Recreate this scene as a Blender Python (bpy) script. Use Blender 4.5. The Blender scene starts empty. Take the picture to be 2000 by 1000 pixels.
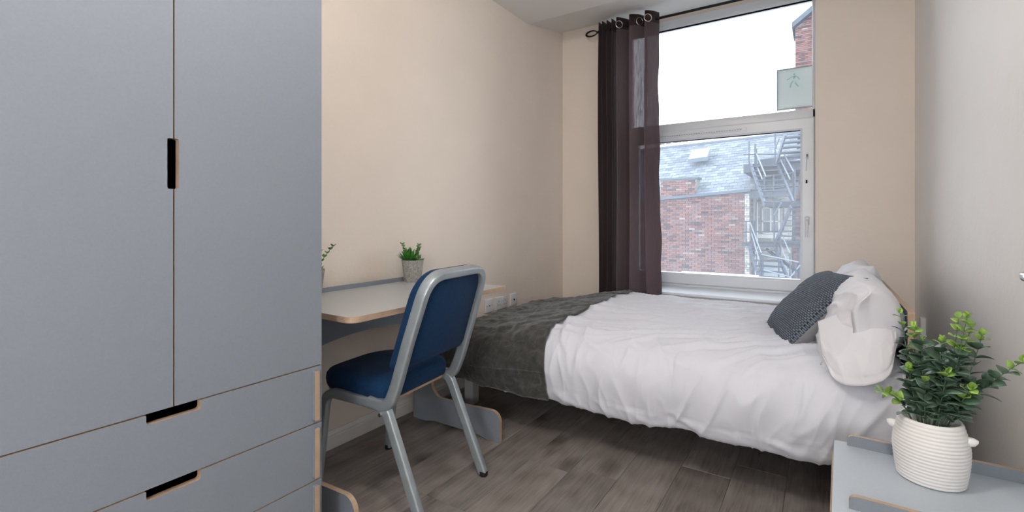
import bpy, bmesh, math, random
import numpy as np
from mathutils import Vector, Matrix, noise
random.seed(7)
R = math.radians
S = bpy.context.scene
COL = S.collection

# ---------------------------------------------------------------- camera
CAM_H = 1.05
F_PX = 929.0
YAW = R(33.07)
cam_d = bpy.data.cameras.new('camera')
cam_d.sensor_width = 36.0
cam_d.lens = F_PX / 2000.0 * 36.0
cam_d.shift_y = -0.035
cam_d.clip_start = 0.05
cam_d.clip_end = 300
cam = bpy.data.objects.new('camera', cam_d)
cam.location = (0, 0, CAM_H)
cam.rotation_euler = (R(90), 0, YAW)
COL.objects.link(cam)
S.camera = cam

# ---------------------------------------------------------------- world, lights, exposure
S.view_settings.view_transform = 'Standard'
S.view_settings.look = 'None'
S.view_settings.gamma = 1.0
S.view_settings.exposure = 0.38
S.view_settings.use_curve_mapping = False
SKY = 4.0
w = bpy.data.worlds.new('overcast_sky')
S.world = w
w.use_nodes = True
bg = w.node_tree.nodes['Background']
bg.inputs[0].default_value = (0.875, 0.935, 1.0, 1)
bg.inputs[1].default_value = SKY

def area_light(name, loc, rot, sx, sy, power, color, portal=False, shape='RECTANGLE', spread=None):
    l = bpy.data.lights.new(name, 'AREA')
    l.shape = shape
    l.size = sx
    if shape == 'RECTANGLE':
        l.size_y = sy
    l.energy = power
    l.color = color
    if portal:
        l.cycles.is_portal = True
    if spread:
        l.spread = spread
    o = bpy.data.objects.new(name, l)
    o.location = loc
    o.rotation_euler = rot
    COL.objects.link(o)
    return o
# portal only guides the sampling of the sky through the window opening
area_light('window_portal', (-0.69, 4.06, 1.62), (R(-90), 0, 0), 1.35, 2.25, 1, (1, 1, 1), portal=True)
# the room's ceiling lamp (out of frame) and an added fill behind the camera
def point_light(name, loc, power, color, radius):
    l = bpy.data.lights.new(name, 'POINT')
    l.energy, l.color, l.shadow_soft_size = power, color, radius
    o = bpy.data.objects.new(name, l)
    o.location = loc
    COL.objects.link(o)
point_light('pendant_bulb', (-0.62, 0.55, 2.345), 22, (1.0, 0.93, 0.86), 0.07)
point_light('rear_fill_light', (0.20, -1.45, 1.30), 52, (0.97, 0.98, 1.0), 0.2)  # unseen fill light, added to brighten the walls and under the desk

# ---------------------------------------------------------------- helpers
def survey(u, v, X=None, Y=None, Z=None):
    """point where a sight line of the survey photograph meets a plane of the place"""
    k = (u - 1000) / F_PX
    s, c = math.sin(YAW), math.cos(YAW)
    d = Vector((-s + c * k, c + s * k, (430 - v) / F_PX))
    t = X / d.x if X is not None else (Y / d.y if Y is not None else (Z - CAM_H) / d.z)
    return Vector((0, 0, CAM_H)) + d * t

def material(name, color, rough=0.5, metal=0.0, spec=0.5, var=0.0, vscale=6.0, bump=0.0, bscale=60.0, sheen=0.0,
             coat=0.0, obj_random=0.0, island_random=0.0, stretch=(1, 1, 1), detail=4.0):
    m = bpy.data.materials.new(name)
    m.use_nodes = True
    nt = m.node_tree
    N, L = nt.nodes, nt.links
    b = N['Principled BSDF']
    b.inputs['Base Color'].default_value = (*color, 1)
    b.inputs['Roughness'].default_value = rough
    b.inputs['Metallic'].default_value = metal
    b.inputs['Specular IOR Level'].default_value = spec
    b.inputs['Coat Weight'].default_value = coat
    if sheen:
        b.inputs['Sheen Weight'].default_value = sheen
        b.inputs['Sheen Roughness'].default_value = 0.4
    tc = N.new('ShaderNodeTexCoord')
    mp = N.new('ShaderNodeMapping')
    mp.inputs['Scale'].default_value = stretch
    L.new(tc.outputs['Object'], mp.inputs['Vector'])
    col = None
    if var:
        nz = N.new('ShaderNodeTexNoise')
        nz.inputs['Scale'].default_value = vscale
        nz.inputs['Detail'].default_value = detail
        L.new(mp.outputs[0], nz.inputs['Vector'])
        r = N.new('ShaderNodeMapRange')
        r.inputs['From Min'].default_value = 0.3
        r.inputs['From Max'].default_value = 0.7
        r.inputs['To Min'].default_value = 1 - var
        r.inputs['To Max'].default_value = 1 + var
        L.new(nz.outputs['Fac'], r.inputs['Value'])
        h = N.new('ShaderNodeHueSaturation')
        h.inputs['Color'].default_value = (*color, 1)
        L.new(r.outputs[0], h.inputs['Value'])
        col = h.outputs[0]
    if obj_random or island_random:
        vals = []
        if obj_random:
            oi = N.new('ShaderNodeObjectInfo')
            vals.append(oi.outputs['Random'])
        if island_random:
            g = N.new('ShaderNodeNewGeometry')
            vals.append(g.outputs['Random Per Island'])
        if len(vals) == 2:
            a = N.new('ShaderNodeMath'); a.operation = 'ADD'
            L.new(vals[0], a.inputs[0]); L.new(vals[1], a.inputs[1])
            f = N.new('ShaderNodeMath'); f.operation = 'FRACT'
            L.new(a.outputs[0], f.inputs[0])
            rv = f.outputs[0]
        else:
            rv = vals[0]
        amp = max(obj_random, island_random)
        r = N.new('ShaderNodeMapRange')
        r.inputs['To Min'].default_value = 1 - amp
        r.inputs['To Max'].default_value = 1 + amp
        L.new(rv, r.inputs['Value'])
        h = N.new('ShaderNodeHueSaturation')
        if col:
            L.new(col, h.inputs['Color'])
        else:
            h.inputs['Color'].default_value = (*color, 1)
        L.new(r.outputs[0], h.inputs['Value'])
        col = h.outputs[0]
    if col:
        L.new(col, b.inputs['Base Color'])
    if bump:
        nz = N.new('ShaderNodeTexNoise')
        nz.inputs['Scale'].default_value = bscale
        nz.inputs['Detail'].default_value = 3
        L.new(mp.outputs[0], nz.inputs['Vector'])
        bp = N.new('ShaderNodeBump')
        bp.inputs['Strength'].default_value = bump
        bp.inputs['Distance'].default_value = 0.01
        L.new(nz.outputs['Fac'], bp.inputs['Height'])
        L.new(bp.outputs[0], b.inputs['Normal'])
    return m

def ramp(N, stops):
    r = N.new('ShaderNodeValToRGB')
    e = r.color_ramp.elements
    e[0].position, e[0].color = stops[0][0], (*stops[0][1], 1)
    e[1].position, e[1].color = stops[-1][0], (*stops[-1][1], 1)
    for p, c in stops[1:-1]:
        x = e.new(p); x.color = (*c, 1)
    return r

def tag(o, label=None, cat=None, group=None, kind=None):
    if label: o['label'] = label
    if cat: o['category'] = cat
    if group: o['group'] = group
    if kind: o['kind'] = kind
    return o

def thing(name, label, cat, loc=(0, 0, 0), rz=0.0, group=None):
    o = bpy.data.objects.new(name, None)
    o.empty_display_size = 0.05
    COL.objects.link(o)
    o.location = loc
    o.rotation_euler = (0, 0, rz)
    return tag(o, label, cat, group)

def root_of(p):
    """summed location of the parents (parts keep unrotated offsets unless local=True)"""
    v = Vector((0, 0, 0))
    while p is not None:
        v = v + p.location
        p = p.parent
    return v

def link_mesh(name, me, parent=None, loc=(0, 0, 0)):
    o = bpy.data.objects.new(name, me)
    COL.objects.link(o)
    o.parent = parent
    o.location = loc
    return o

def obj(name, bm, mats, parent=None, local=False, smooth=False, angle=None):
    """one mesh object; world coordinates unless local"""
    if not isinstance(mats, (list, tuple)):
        mats = [mats]
    if parent is not None and not local:
        bmesh.ops.translate(bm, verts=bm.verts, vec=-root_of(parent))
    bmesh.ops.recalc_face_normals(bm, faces=bm.faces)
    me = bpy.data.meshes.new(name)
    bm.to_mesh(me)
    bm.free()
    for m in mats:
        me.materials.append(m)
    if smooth:
        for p in me.polygons:
            p.use_smooth = True
        if angle:
            me.set_sharp_from_angle(angle=R(angle))
    return link_mesh(name, me, parent)

def BM():
    return bmesh.new()

def box(bm, x0, x1, y0, y1, z0, z1, bevel=0.0, mi=0, segs=2):
    vs = [bm.verts.new((x, y, z)) for x in (x0, x1) for y in (y0, y1) for z in (z0, z1)]
    idx = [(0, 1, 3, 2), (4, 6, 7, 5), (0, 4, 5, 1), (2, 3, 7, 6), (0, 2, 6, 4), (1, 5, 7, 3)]
    fs = [bm.faces.new([vs[i] for i in f]) for f in idx]
    for f in fs:
        f.material_index = mi
    if bevel:
        es = list({e for f in fs for e in f.edges})
        bmesh.ops.bevel(bm, geom=es, offset=bevel, segments=segs, affect='EDGES', profile=0.5)
    return bm

def fillet(pts, rads, seg=6):
    out = []
    n = len(pts)
    for i in range(n):
        r = rads[i] if isinstance(rads, (list, tuple)) else rads
        p = Vector(pts[i]); a = Vector(pts[i - 1]); b = Vector(pts[(i + 1) % n])
        if r <= 1e-6:
            out.append(tuple(p)); continue
        da, db = (a - p).normalized(), (b - p).normalized()
        ang = da.angle(db)
        d = min(r / math.tan(ang / 2), (a - p).length * .49, (b - p).length * .49)
        rr = d * math.tan(ang / 2)
        cdir = (da + db).normalized()
        c = p + cdir * (rr / math.sin(ang / 2))
        s, e = p + da * d, p + db * d
        a0 = math.atan2(s.y - c.y, s.x - c.x); a1 = math.atan2(e.y - c.y, e.x - c.x)
        dd = a1 - a0
        while dd > math.pi: dd -= 2 * math.pi
        while dd < -math.pi: dd += 2 * math.pi
        for k in range(seg + 1):
            t = a0 + dd * k / seg
            out.append((c.x + rr * math.cos(t), c.y + rr * math.sin(t)))
    return out

def panel(bm, pts, t0, t1, axis, bevel=0.0008):
    """extruded outline. axis = normal axis; pts in the other two (in x,y,z order). slot 0 = faces, slot 1 = edge"""
    def P(a, b, t):
        return {'x': (t, a, b), 'y': (a, t, b), 'z': (a, b, t)}[axis]
    lo = [bm.verts.new(P(a, b, t0)) for a, b in pts]
    hi = [bm.verts.new(P(a, b, t1)) for a, b in pts]
    f1 = bm.faces.new(lo); f2 = bm.faces.new(hi)
    f1.material_index = f2.material_index = 0
    n = len(pts)
    for i in range(n):
        f = bm.faces.new([lo[i], lo[(i + 1) % n], hi[(i + 1) % n], hi[i]])
        f.material_index = 1
    return bm

def tube(bm, pts, rad, n=8, rect=None, up=Vector((0, 0, 1)), cap=True, mi=0, closed=False, power=2.0):
    """sweep; rad number or list; rect=(a,b) half sizes along side/up for a flattened section"""
    pts = [Vector(p) for p in pts]
    m = len(pts)
    rings = []
    prev = None
    for i, p in enumerate(pts):
        if closed:
            t = (pts[(i + 1) % m] - pts[i - 1]).normalized()
        elif i == 0:
            t = (pts[1] - p).normalized()
        elif i == m - 1:
            t = (p - pts[i - 1]).normalized()
        else:
            t = ((pts[i + 1] - p).normalized() + (p - pts[i - 1]).normalized()).normalized()
        if prev is None:
            u = up - t * up.dot(t)
            if u.length < 1e-4:
                u = Vector((1, 0, 0)) - t * t.x
            u.normalize()
        else:
            u = prev - t * prev.dot(t)
            u.normalize()
        prev = u
        s = t.cross(u)
        r = rad[i] if isinstance(rad, (list, tuple)) else rad
        ring = []
        for k in range(n):
            a = 2 * math.pi * (k + .5) / n
            ca, sa = math.cos(a), math.sin(a)
            if rect:
                q = power
                ca2 = math.copysign(abs(ca) ** (2 / q), ca); sa2 = math.copysign(abs(sa) ** (2 / q), sa)
                ring.append(bm.verts.new(p + s * (rect[0] * ca2) + u * (rect[1] * sa2)))
            else:
                ring.append(bm.verts.new(p + s * (r * ca) + u * (r * sa)))
        rings.append(ring)
    rng = range(m) if closed else range(m - 1)
    for i in rng:
        A, B = rings[i], rings[(i + 1) % m]
        for k in range(n):
            f = bm.faces.new([A[k], A[(k + 1) % n], B[(k + 1) % n], B[k]])
            f.material_index = mi
    if cap and not closed:
        bm.faces.new(rings[0]).material_index = mi
        bm.faces.new(rings[-1]).material_index = mi
    return bm

def lathe(bm, prof, c, n=40, mi=0):
    """prof list of (r, z)"""
    rings = []
    for r, z in prof:
        if r < 1e-6:
            rings.append([bm.verts.new((c[0], c[1], c[2] + z))])
        else:
            rings.append([bm.verts.new((c[0] + r * math.cos(2 * math.pi * k / n), c[1] + r * math.sin(2 * math.pi * k / n), c[2] + z)) for k in range(n)])
    for A, B in zip(rings, rings[1:]):
        for k in range(n):
            if len(A) == 1 and len(B) == 1: continue
            if len(A) == 1:
                bm.faces.new([A[0], B[(k + 1) % n], B[k]]).material_index = mi
            elif len(B) == 1:
                bm.faces.new([A[k], A[(k + 1) % n], B[0]]).material_index = mi
            else:
                bm.faces.new([A[k], A[(k + 1) % n], B[(k + 1) % n], B[k]]).material_index = mi
    return bm

def catmull(P, n=8, closed=False):
    P = [Vector(p) for p in P]
    out = []
    m = len(P)
    for i in range(m - 1):
        p0 = P[i - 1] if i > 0 else P[0] * 2 - P[1]
        p1, p2 = P[i], P[i + 1]
        p3 = P[i + 2] if i + 2 < m else P[-1] * 2 - P[-2]
        for k in range(n):
            t = k / n
            out.append(0.5 * ((2 * p1) + (p2 - p0) * t + (2 * p0 - 5 * p1 + 4 * p2 - p3) * t * t + (-p0 + 3 * p1 - 3 * p2 + p3) * t ** 3))
    out.append(P[-1])
    return out

def bend(pts, r, seg=6):
    """3D polyline with rounded corners"""
    pts = [Vector(p) for p in pts]
    out = [pts[0]]
    for i in range(1, len(pts) - 1):
        p, a, b = pts[i], pts[i - 1], pts[i + 1]
        rr = r[i - 1] if isinstance(r, (list, tuple)) else r
        da, db = (a - p), (b - p)
        d = min(rr, da.length * .48, db.length * .48)
        s, e = p + da.normalized() * d, p + db.normalized() * d
        for k in range(seg + 1):
            t = k / seg
            out.append(s * (1 - t) ** 2 + p * 2 * t * (1 - t) + e * t * t)
    out.append(pts[-1])
    return out

def grid_mesh(name, V, nu, nv, mats, parent=None, close_u=False, local=False, solid=0.0, flip=False):
    """V: array (nu,nv,3)"""
    V = np.array(V, dtype=float).reshape(-1, 3)
    if parent is not None and not local:
        V = V - np.array(root_of(parent))
    F = []
    for i in range(nu if close_u else nu - 1):
        a = i * nv; b = ((i + 1) % nu) * nv
        for j in range(nv - 1):
            F.append((a + j, b + j, b + j + 1, a + j + 1) if not flip else (a + j, a + j + 1, b + j + 1, b + j))
    me = bpy.data.meshes.new(name)
    me.from_pydata(V.tolist(), [], F)
    me.update()
    for m in (mats if isinstance(mats, (list, tuple)) else [mats]):
        me.materials.append(m)
    me.polygons.foreach_set('use_smooth', [True] * len(me.polygons))
    o = link_mesh(name, me, parent)
    if solid:
        md = o.modifiers.new('solid', 'SOLIDIFY')
        md.thickness = abs(solid)
        md.offset = 1 if solid > 0 else -1
    return o

def pieces(parent, name, mesh, places, limit, mat, stuff_name=None):
    """places: (loc, (sx,sy,sz), matrix or None). First `limit` are parts, the rest one stuff part"""
    base = root_of(parent)
    for loc, sc, rot in places[:limit]:
        o = bpy.data.objects.new(name, mesh)
        COL.objects.link(o)
        o.parent = parent
        M = Matrix.Translation(Vector(loc) - base)
        if rot: M = M @ rot.to_4x4()
        o.matrix_local = M @ Matrix.Diagonal((*sc, 1))
    rest = places[limit:]
    if rest:
        src = [v.co.copy() for v in mesh.vertices]
        fcs = [tuple(p.vertices) for p in mesh.polygons]
        V, Fs = [], []
        for loc, sc, rot in rest:
            M = Matrix.Translation(Vector(loc) - base)
            if rot: M = M @ rot.to_4x4()
            M = M @ Matrix.Diagonal((*sc, 1))
            o0 = len(V)
            V += [tuple(M @ c) for c in src]
            Fs += [tuple(i + o0 for i in f) for f in fcs]
        me = bpy.data.meshes.new(stuff_name or name)
        me.from_pydata(V, [], Fs)
        me.materials.append(mat)
        o = link_mesh(stuff_name or name, me, parent)
        o['kind'] = 'stuff'

def unit_box(name, mat, bevel=0.0):
    bm = BM()
    box(bm, -.5, .5, -.5, .5, -.5, .5)
    bmesh.ops.recalc_face_normals(bm, faces=bm.faces)
    me = bpy.data.meshes.new(name)
    bm.to_mesh(me); bm.free()
    me.materials.append(mat)
    return me

# ---------------------------------------------------------------- materials
M = {}
M['wall'] = material('cream_paint', (0.865, 0.775, 0.69), 0.62, var=0.02, vscale=3, bump=0.10, bscale=45, spec=0.3)
M['wall_right'] = material('pale_paint', (0.85, 0.825, 0.80), 0.55, var=0.02, vscale=3, bump=0.12, bscale=40, spec=0.3)
M['ceiling'] = material('ceiling_paint', (0.84, 0.825, 0.80), 0.8, bump=0.05, bscale=50, spec=0.2)
M['white_trim'] = material('white_gloss', (0.80, 0.80, 0.78), 0.35, var=0.03, vscale=12)
M['upvc'] = material('white_upvc', (0.86, 0.90, 0.95), 0.28, spec=0.5)
M['plastic'] = material('white_plastic', (0.78, 0.79, 0.83), 0.35)
M['black'] = material('black_metal', (0.012, 0.014, 0.017), 0.35, metal=0.6)
M['dark'] = material('dark_hole', (0.006, 0.006, 0.006), 0.9, spec=0.1)
M['laminate'] = material('grey_blue_laminate', (0.228, 0.258, 0.300), 0.42, var=0.025, vscale=180, bump=0.04, bscale=350, spec=0.45)
M['desk_laminate'] = material('pale_grey_laminate', (0.46, 0.47, 0.475), 0.36, var=0.02, vscale=150, spec=0.5)
M['lit_laminate'] = material('window_lit_blue_grey_laminate', (0.47, 0.53, 0.59), 0.32, var=0.02, vscale=150, spec=0.5)  # bedside tabletop: window glare put into a lighter laminate colour
M['shaded_laminate'] = material('shaded_blue_grey_laminate', (0.075, 0.105, 0.135), 0.42, spec=0.45)  # headboard: its shade put into a darker laminate colour
M['chrome'] = material('chrome', (0.75, 0.76, 0.78), 0.12, metal=1.0)
M['steel_ring'] = material('eyelet_steel', (0.62, 0.60, 0.58), 0.25, metal=1.0)
M['chair_metal'] = material('grey_painted_tube', (0.36, 0.41, 0.44), 0.36, metal=0.45, var=0.08, vscale=25, bump=0.05, bscale=90)
M['rubber'] = material('black_rubber', (0.01, 0.01, 0.012), 0.7)
M['grey_quadrant'] = material('grey_floor_beading', (0.20, 0.175, 0.165), 0.5, var=0.12, vscale=8, stretch=(6, 1, 6))
M['soil'] = material('dark_moss', (0.03, 0.045, 0.03), 0.95, var=0.4, vscale=90, bump=0.6, bscale=150)
M['ceramic'] = material('white_matt_ceramic', (0.82, 0.81, 0.80), 0.42, spec=0.4, var=0.02, vscale=10)
M['concrete'] = material('grey_cement_pot', (0.42, 0.405, 0.375), 0.9, var=0.35, vscale=130, bump=0.9, bscale=260, detail=6)
M['stem'] = material('green_grey_stem', (0.10, 0.17, 0.10), 0.6)
M['leaf'] = material('eucalyptus_leaf', (0.085, 0.150, 0.098), 0.38, var=0.25, vscale=40, obj_random=0.35, spec=0.45)
M['leaf_young'] = material('young_lime_leaf', (0.26, 0.44, 0.085), 0.45, var=0.2, vscale=40, obj_random=0.25, spec=0.4)
M['succulent'] = material('bright_green_succulent', (0.045, 0.23, 0.025), 0.45, var=0.3, vscale=60, island_random=0.35)
M['succulent_pale'] = material('pale_green_succulent', (0.13, 0.27, 0.09), 0.5, var=0.3, vscale=60, island_random=0.35)
M['slate_dark'] = material('painted_steelwork', (0.05, 0.065, 0.085), 0.55, var=0.2, vscale=3)

def ply(axis):
    m = bpy.data.materials.new('plywood_edge_' + axis)
    m.use_nodes = True
    nt = m.node_tree; N, L = nt.nodes, nt.links
    b = N['Principled BSDF']
    b.inputs['Roughness'].default_value = 0.55
    tc = N.new('ShaderNodeTexCoord')
    wv = N.new('ShaderNodeTexWave')
    wv.bands_direction = axis.upper()
    wv.inputs['Scale'].default_value = 95
    wv.inputs['Distortion'].default_value = 1.2
    wv.inputs['Detail'].default_value = 1
    L.new(tc.outputs['Object'], wv.inputs['Vector'])
    nz = N.new('ShaderNodeTexNoise'); nz.inputs['Scale'].default_value = 30
    L.new(tc.outputs['Object'], nz.inputs['Vector'])
    r = ramp(N, [(0.0, (0.30, 0.19, 0.12)), (0.5, (0.46, 0.33, 0.23)), (1.0, (0.58, 0.45, 0.33))])
    mx = N.new('ShaderNodeMix'); mx.data_type = 'FLOAT'; mx.inputs['Factor'].default_value = 0.45
    L.new(wv.outputs['Fac'], mx.inputs['A']); L.new(nz.outputs['Fac'], mx.inputs['B'])
    L.new(mx.outputs['Result'], r.inputs['Fac'])
    L.new(r.outputs[0], b.inputs['Base Color'])
    return m
PLY = {a: ply(a) for a in 'xyz'}

def floor_mat():
    m = bpy.data.materials.new('grey_oak_laminate')
    m.use_nodes = True
    nt = m.node_tree; N, L = nt.nodes, nt.links
    b = N['Principled BSDF']
    tc = N.new('ShaderNodeTexCoord')
    oi = N.new('ShaderNodeObjectInfo')
    off = N.new('ShaderNodeVectorMath'); off.operation = 'MULTIPLY_ADD'
    cb = N.new('ShaderNodeCombineXYZ')
    for i in range(3): L.new(oi.outputs['Random'], cb.inputs[i])
    L.new(cb.outputs[0], off.inputs[0])
    off.inputs[1].default_value = (37.0, 91.0, 13.0)
    L.new(tc.outputs['Object'], off.inputs[2])
    def mapped(sc):
        mp = N.new('ShaderNodeMapping'); mp.inputs['Scale'].default_value = sc
        L.new(off.outputs[0], mp.inputs['Vector']); return mp
    # fine grain
    g = N.new('ShaderNodeTexNoise'); g.inputs['Scale'].default_value = 3; g.inputs['Detail'].default_value = 8; g.inputs['Roughness'].default_value = .65
    g.inputs['Distortion'].default_value = 0.6
    L.new(mapped((30, 1.6, 1)).outputs[0], g.inputs['Vector'])
    # broad clouds
    c = N.new('ShaderNodeTexNoise'); c.inputs['Scale'].default_value = 2.2; c.inputs['Detail'].default_value = 3
    L.new(mapped((6.5, 0.75, 1)).outputs[0], c.inputs['Vector'])
    # cathedral rings
    wv = N.new('ShaderNodeTexWave'); wv.wave_type = 'RINGS'; wv.inputs['Scale'].default_value = 5; wv.inputs['Distortion'].default_value = 5
    wv.inputs['Detail'].default_value = 3; wv.inputs['Detail Scale'].default_value = 1.4
    L.new(mapped((2.6, 0.42, 1)).outputs[0], wv.inputs['Vector'])
    # knots
    v = N.new('ShaderNodeTexVoronoi'); v.inputs['Scale'].default_value = 1.0; v.inputs['Randomness'].default_value = 1
    nzw = N.new('ShaderNodeTexNoise'); nzw.inputs['Scale'].default_value = 9; nzw.inputs['Detail'].default_value = 4
    L.new(off.outputs[0], nzw.inputs['Vector'])
    add = N.new('ShaderNodeVectorMath'); add.operation = 'MULTIPLY_ADD'
    L.new(nzw.outputs['Color'], add.inputs[0]); add.inputs[1].default_value = (0.22, 0.22, 0)
    L.new(mapped((4.2, 2.8, 1)).outputs[0], add.inputs[2])
    L.new(add.outputs[0], v.inputs['Vector'])
    kn = N.new('ShaderNodeMapRange'); kn.inputs['From Min'].default_value = 0.03; kn.inputs['From Max'].default_value = 0.30
    kn.inputs['To Min'].default_value = 1.0; kn.inputs['To Max'].default_value = 0.0
    L.new(v.outputs['Distance'], kn.inputs['Value'])
    m1 = N.new('ShaderNodeMix'); m1.data_type = 'FLOAT'; m1.inputs['Factor'].default_value = .38
    L.new(g.outputs['Fac'], m1.inputs['A']); L.new(c.outputs['Fac'], m1.inputs['B'])
    m2 = N.new('ShaderNodeMix'); m2.data_type = 'FLOAT'; m2.inputs['Factor'].default_value = .07
    L.new(m1.outputs['Result'], m2.inputs['A']); L.new(wv.outputs['Fac'], m2.inputs['B'])
    r = ramp(N, [(0.32, (0.125, 0.104, 0.094)), (0.45, (0.225, 0.197, 0.184)), (0.56, (0.275, 0.246, 0.232)), (0.70, (0.35, 0.318, 0.302))])
    L.new(m2.outputs['Result'], r.inputs['Fac'])
    mk = N.new('ShaderNodeMix'); mk.data_type = 'RGBA'
    mk.inputs[7].default_value = (0.035, 0.027, 0.024, 1)
    kk = N.new('ShaderNodeMath'); kk.operation = 'MULTIPLY'; kk.inputs[1].default_value = 0.85
    L.new(kn.outputs[0], kk.inputs[0])
    L.new(kk.outputs[0], mk.inputs[0]); L.new(r.outputs[0], mk.inputs[6])
    hs = N.new('ShaderNodeHueSaturation')
    rr = N.new('ShaderNodeMapRange'); rr.inputs['To Min'].default_value = 0.86; rr.inputs['To Max'].default_value = 1.14
    L.new(oi.outputs['Random'], rr.inputs['Value'])
    L.new(rr.outputs[0], hs.inputs['Value']); L.new(mk.outputs[2], hs.inputs['Color'])
    L.new(hs.outputs[0], b.inputs['Base Color'])
    b.inputs['Roughness'].default_value = 0.42
    b.inputs['Specular IOR Level'].default_value = 0.45
    bp = N.new('ShaderNodeBump'); bp.inputs['Strength'].default_value = 0.12; bp.inputs['Distance'].default_value = 0.004
    L.new(g.outputs['Fac'], bp.inputs['Height']); L.new(bp.outputs[0], b.inputs['Normal'])
    return m
M['floor'] = floor_mat()

def fabric(name, c1, c2, scale=900, rough=0.9, bump=0.3, sheen=0.3):
    m = bpy.data.materials.new(name); m.use_nodes = True
    nt = m.node_tree; N, L = nt.nodes, nt.links
    b = N['Principled BSDF']; b.inputs['Roughness'].default_value = rough
    b.inputs['Sheen Weight'].default_value = sheen; b.inputs['Specular IOR Level'].default_value = 0.25
    tc = N.new('ShaderNodeTexCoord')
    nz = N.new('ShaderNodeTexNoise'); nz.inputs['Scale'].default_value = scale; nz.inputs['Detail'].default_value = 2
    L.new(tc.outputs['Object'], nz.inputs['Vector'])
    r = ramp(N, [(0.35, c1), (0.65, c2)])
    L.new(nz.outputs['Fac'], r.inputs['Fac']); L.new(r.outputs[0], b.inputs['Base Color'])
    bp = N.new('ShaderNodeBump'); bp.inputs['Strength'].default_value = bump; bp.inputs['Distance'].default_value = 0.002
    L.new(nz.outputs['Fac'], bp.inputs['Height']); L.new(bp.outputs[0], b.inputs['Normal'])
    return m
M['navy'] = fabric('navy_woven_upholstery', (0.002, 0.020, 0.062), (0.006, 0.044, 0.125), 420, 0.85, 0.35, 0.03)
M['linen'] = material('white_cotton_bedding', (0.765, 0.785, 0.865), 0.85, bump=0.04, bscale=25, spec=0.2, sheen=0.15)
M['pillow'] = material('off_white_pillowcase', (0.785, 0.79, 0.84), 0.85, bump=0.05, bscale=22, spec=0.2, sheen=0.15)
M['cushion_back'] = fabric('grey_smooth_cushion_cloth', (0.22, 0.225, 0.24), (0.27, 0.275, 0.29), 500, 0.8, 0.1, 0.4)

def knit():
    m = bpy.data.materials.new('blue_grey_basket_knit'); m.use_nodes = True
    nt = m.node_tree; N, L = nt.nodes, nt.links
    b = N['Principled BSDF']; b.inputs['Roughness'].default_value = 0.9; b.inputs['Specular IOR Level'].default_value = .2
    tc = N.new('ShaderNodeTexCoord')
    mp = N.new('ShaderNodeMapping'); mp.inputs['Scale'].default_value = (40, 40, 0.001)
    mp.inputs['Rotation'].default_value = (0, 0, R(0))
    L.new(tc.outputs['UV'], mp.inputs['Vector'])
    ck = N.new('ShaderNodeTexBrick')
    ck.inputs['Scale'].default_value = 1; ck.inputs['Mortar Size'].default_value = 0.17; ck.inputs['Mortar Smooth'].default_value = 1
    ck.inputs['Brick Width'].default_value = 1.0; ck.inputs['Row Height'].default_value = 0.8
    ck.inputs['Color1'].default_value = (0.15, 0.18, 0.225, 1); ck.inputs['Color2'].default_value = (0.21, 0.245, 0.295, 1)
    ck.inputs['Mortar'].default_value = (0.020, 0.028, 0.042, 1)
    L.new(mp.outputs[0], ck.inputs['Vector'])
    L.new(ck.outputs['Color'], b.inputs['Base Color'])
    bp = N.new('ShaderNodeBump'); bp.inputs['Strength'].default_value = 0.9; bp.inputs['Distance'].default_value = 0.003; bp.invert = True
    L.new(ck.outputs['Fac'], bp.inputs['Height']); L.new(bp.outputs[0], b.inputs['Normal'])
    return m
M['knit'] = knit()

def plush():
    m = bpy.data.materials.new('charcoal_plush_fleece'); m.use_nodes = True
    nt = m.node_tree; N, L = nt.nodes, nt.links
    b = N['Principled BSDF']; b.inputs['Roughness'].default_value = 0.8; b.inputs['Specular IOR Level'].default_value = .15
    b.inputs['Sheen Weight'].default_value = 0.55; b.inputs['Sheen Roughness'].default_value = 0.35
    b.inputs['Sheen Tint'].default_value = (0.75, 0.78, 0.8, 1)
    tc = N.new('ShaderNodeTexCoord')
    a = N.new('ShaderNodeTexNoise'); a.inputs['Scale'].default_value = 16; a.inputs['Detail'].default_value = 6; a.inputs['Distortion'].default_value = 1.6
    a.inputs['Roughness'].default_value = .7
    L.new(tc.outputs['Object'], a.inputs['Vector'])
    r = ramp(N, [(0.30, (0.045, 0.044, 0.043)), (0.5, (0.070, 0.069, 0.066)), (0.72, (0.125, 0.123, 0.117))])
    L.new(a.outputs['Fac'], r.inputs['Fac']); L.new(r.outputs[0], b.inputs['Base Color'])
    f = N.new('ShaderNodeTexNoise'); f.inputs['Scale'].default_value = 240; f.inputs['Detail'].default_value = 3
    L.new(tc.outputs['Object'], f.inputs['Vector'])
    mx = N.new('ShaderNodeMath'); mx.operation = 'MULTIPLY_ADD'; mx.inputs[1].default_value = 2.5
    L.new(a.outputs['Fac'], mx.inputs[0]); L.new(f.outputs['Fac'], mx.inputs[2])
    bp = N.new('ShaderNodeBump'); bp.inputs['Strength'].default_value = 0.55; bp.inputs['Distance'].default_value = 0.004
    L.new(mx.outputs[0], bp.inputs['Height']); L.new(bp.outputs[0], b.inputs['Normal'])
    return m
M['plush'] = plush()

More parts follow.
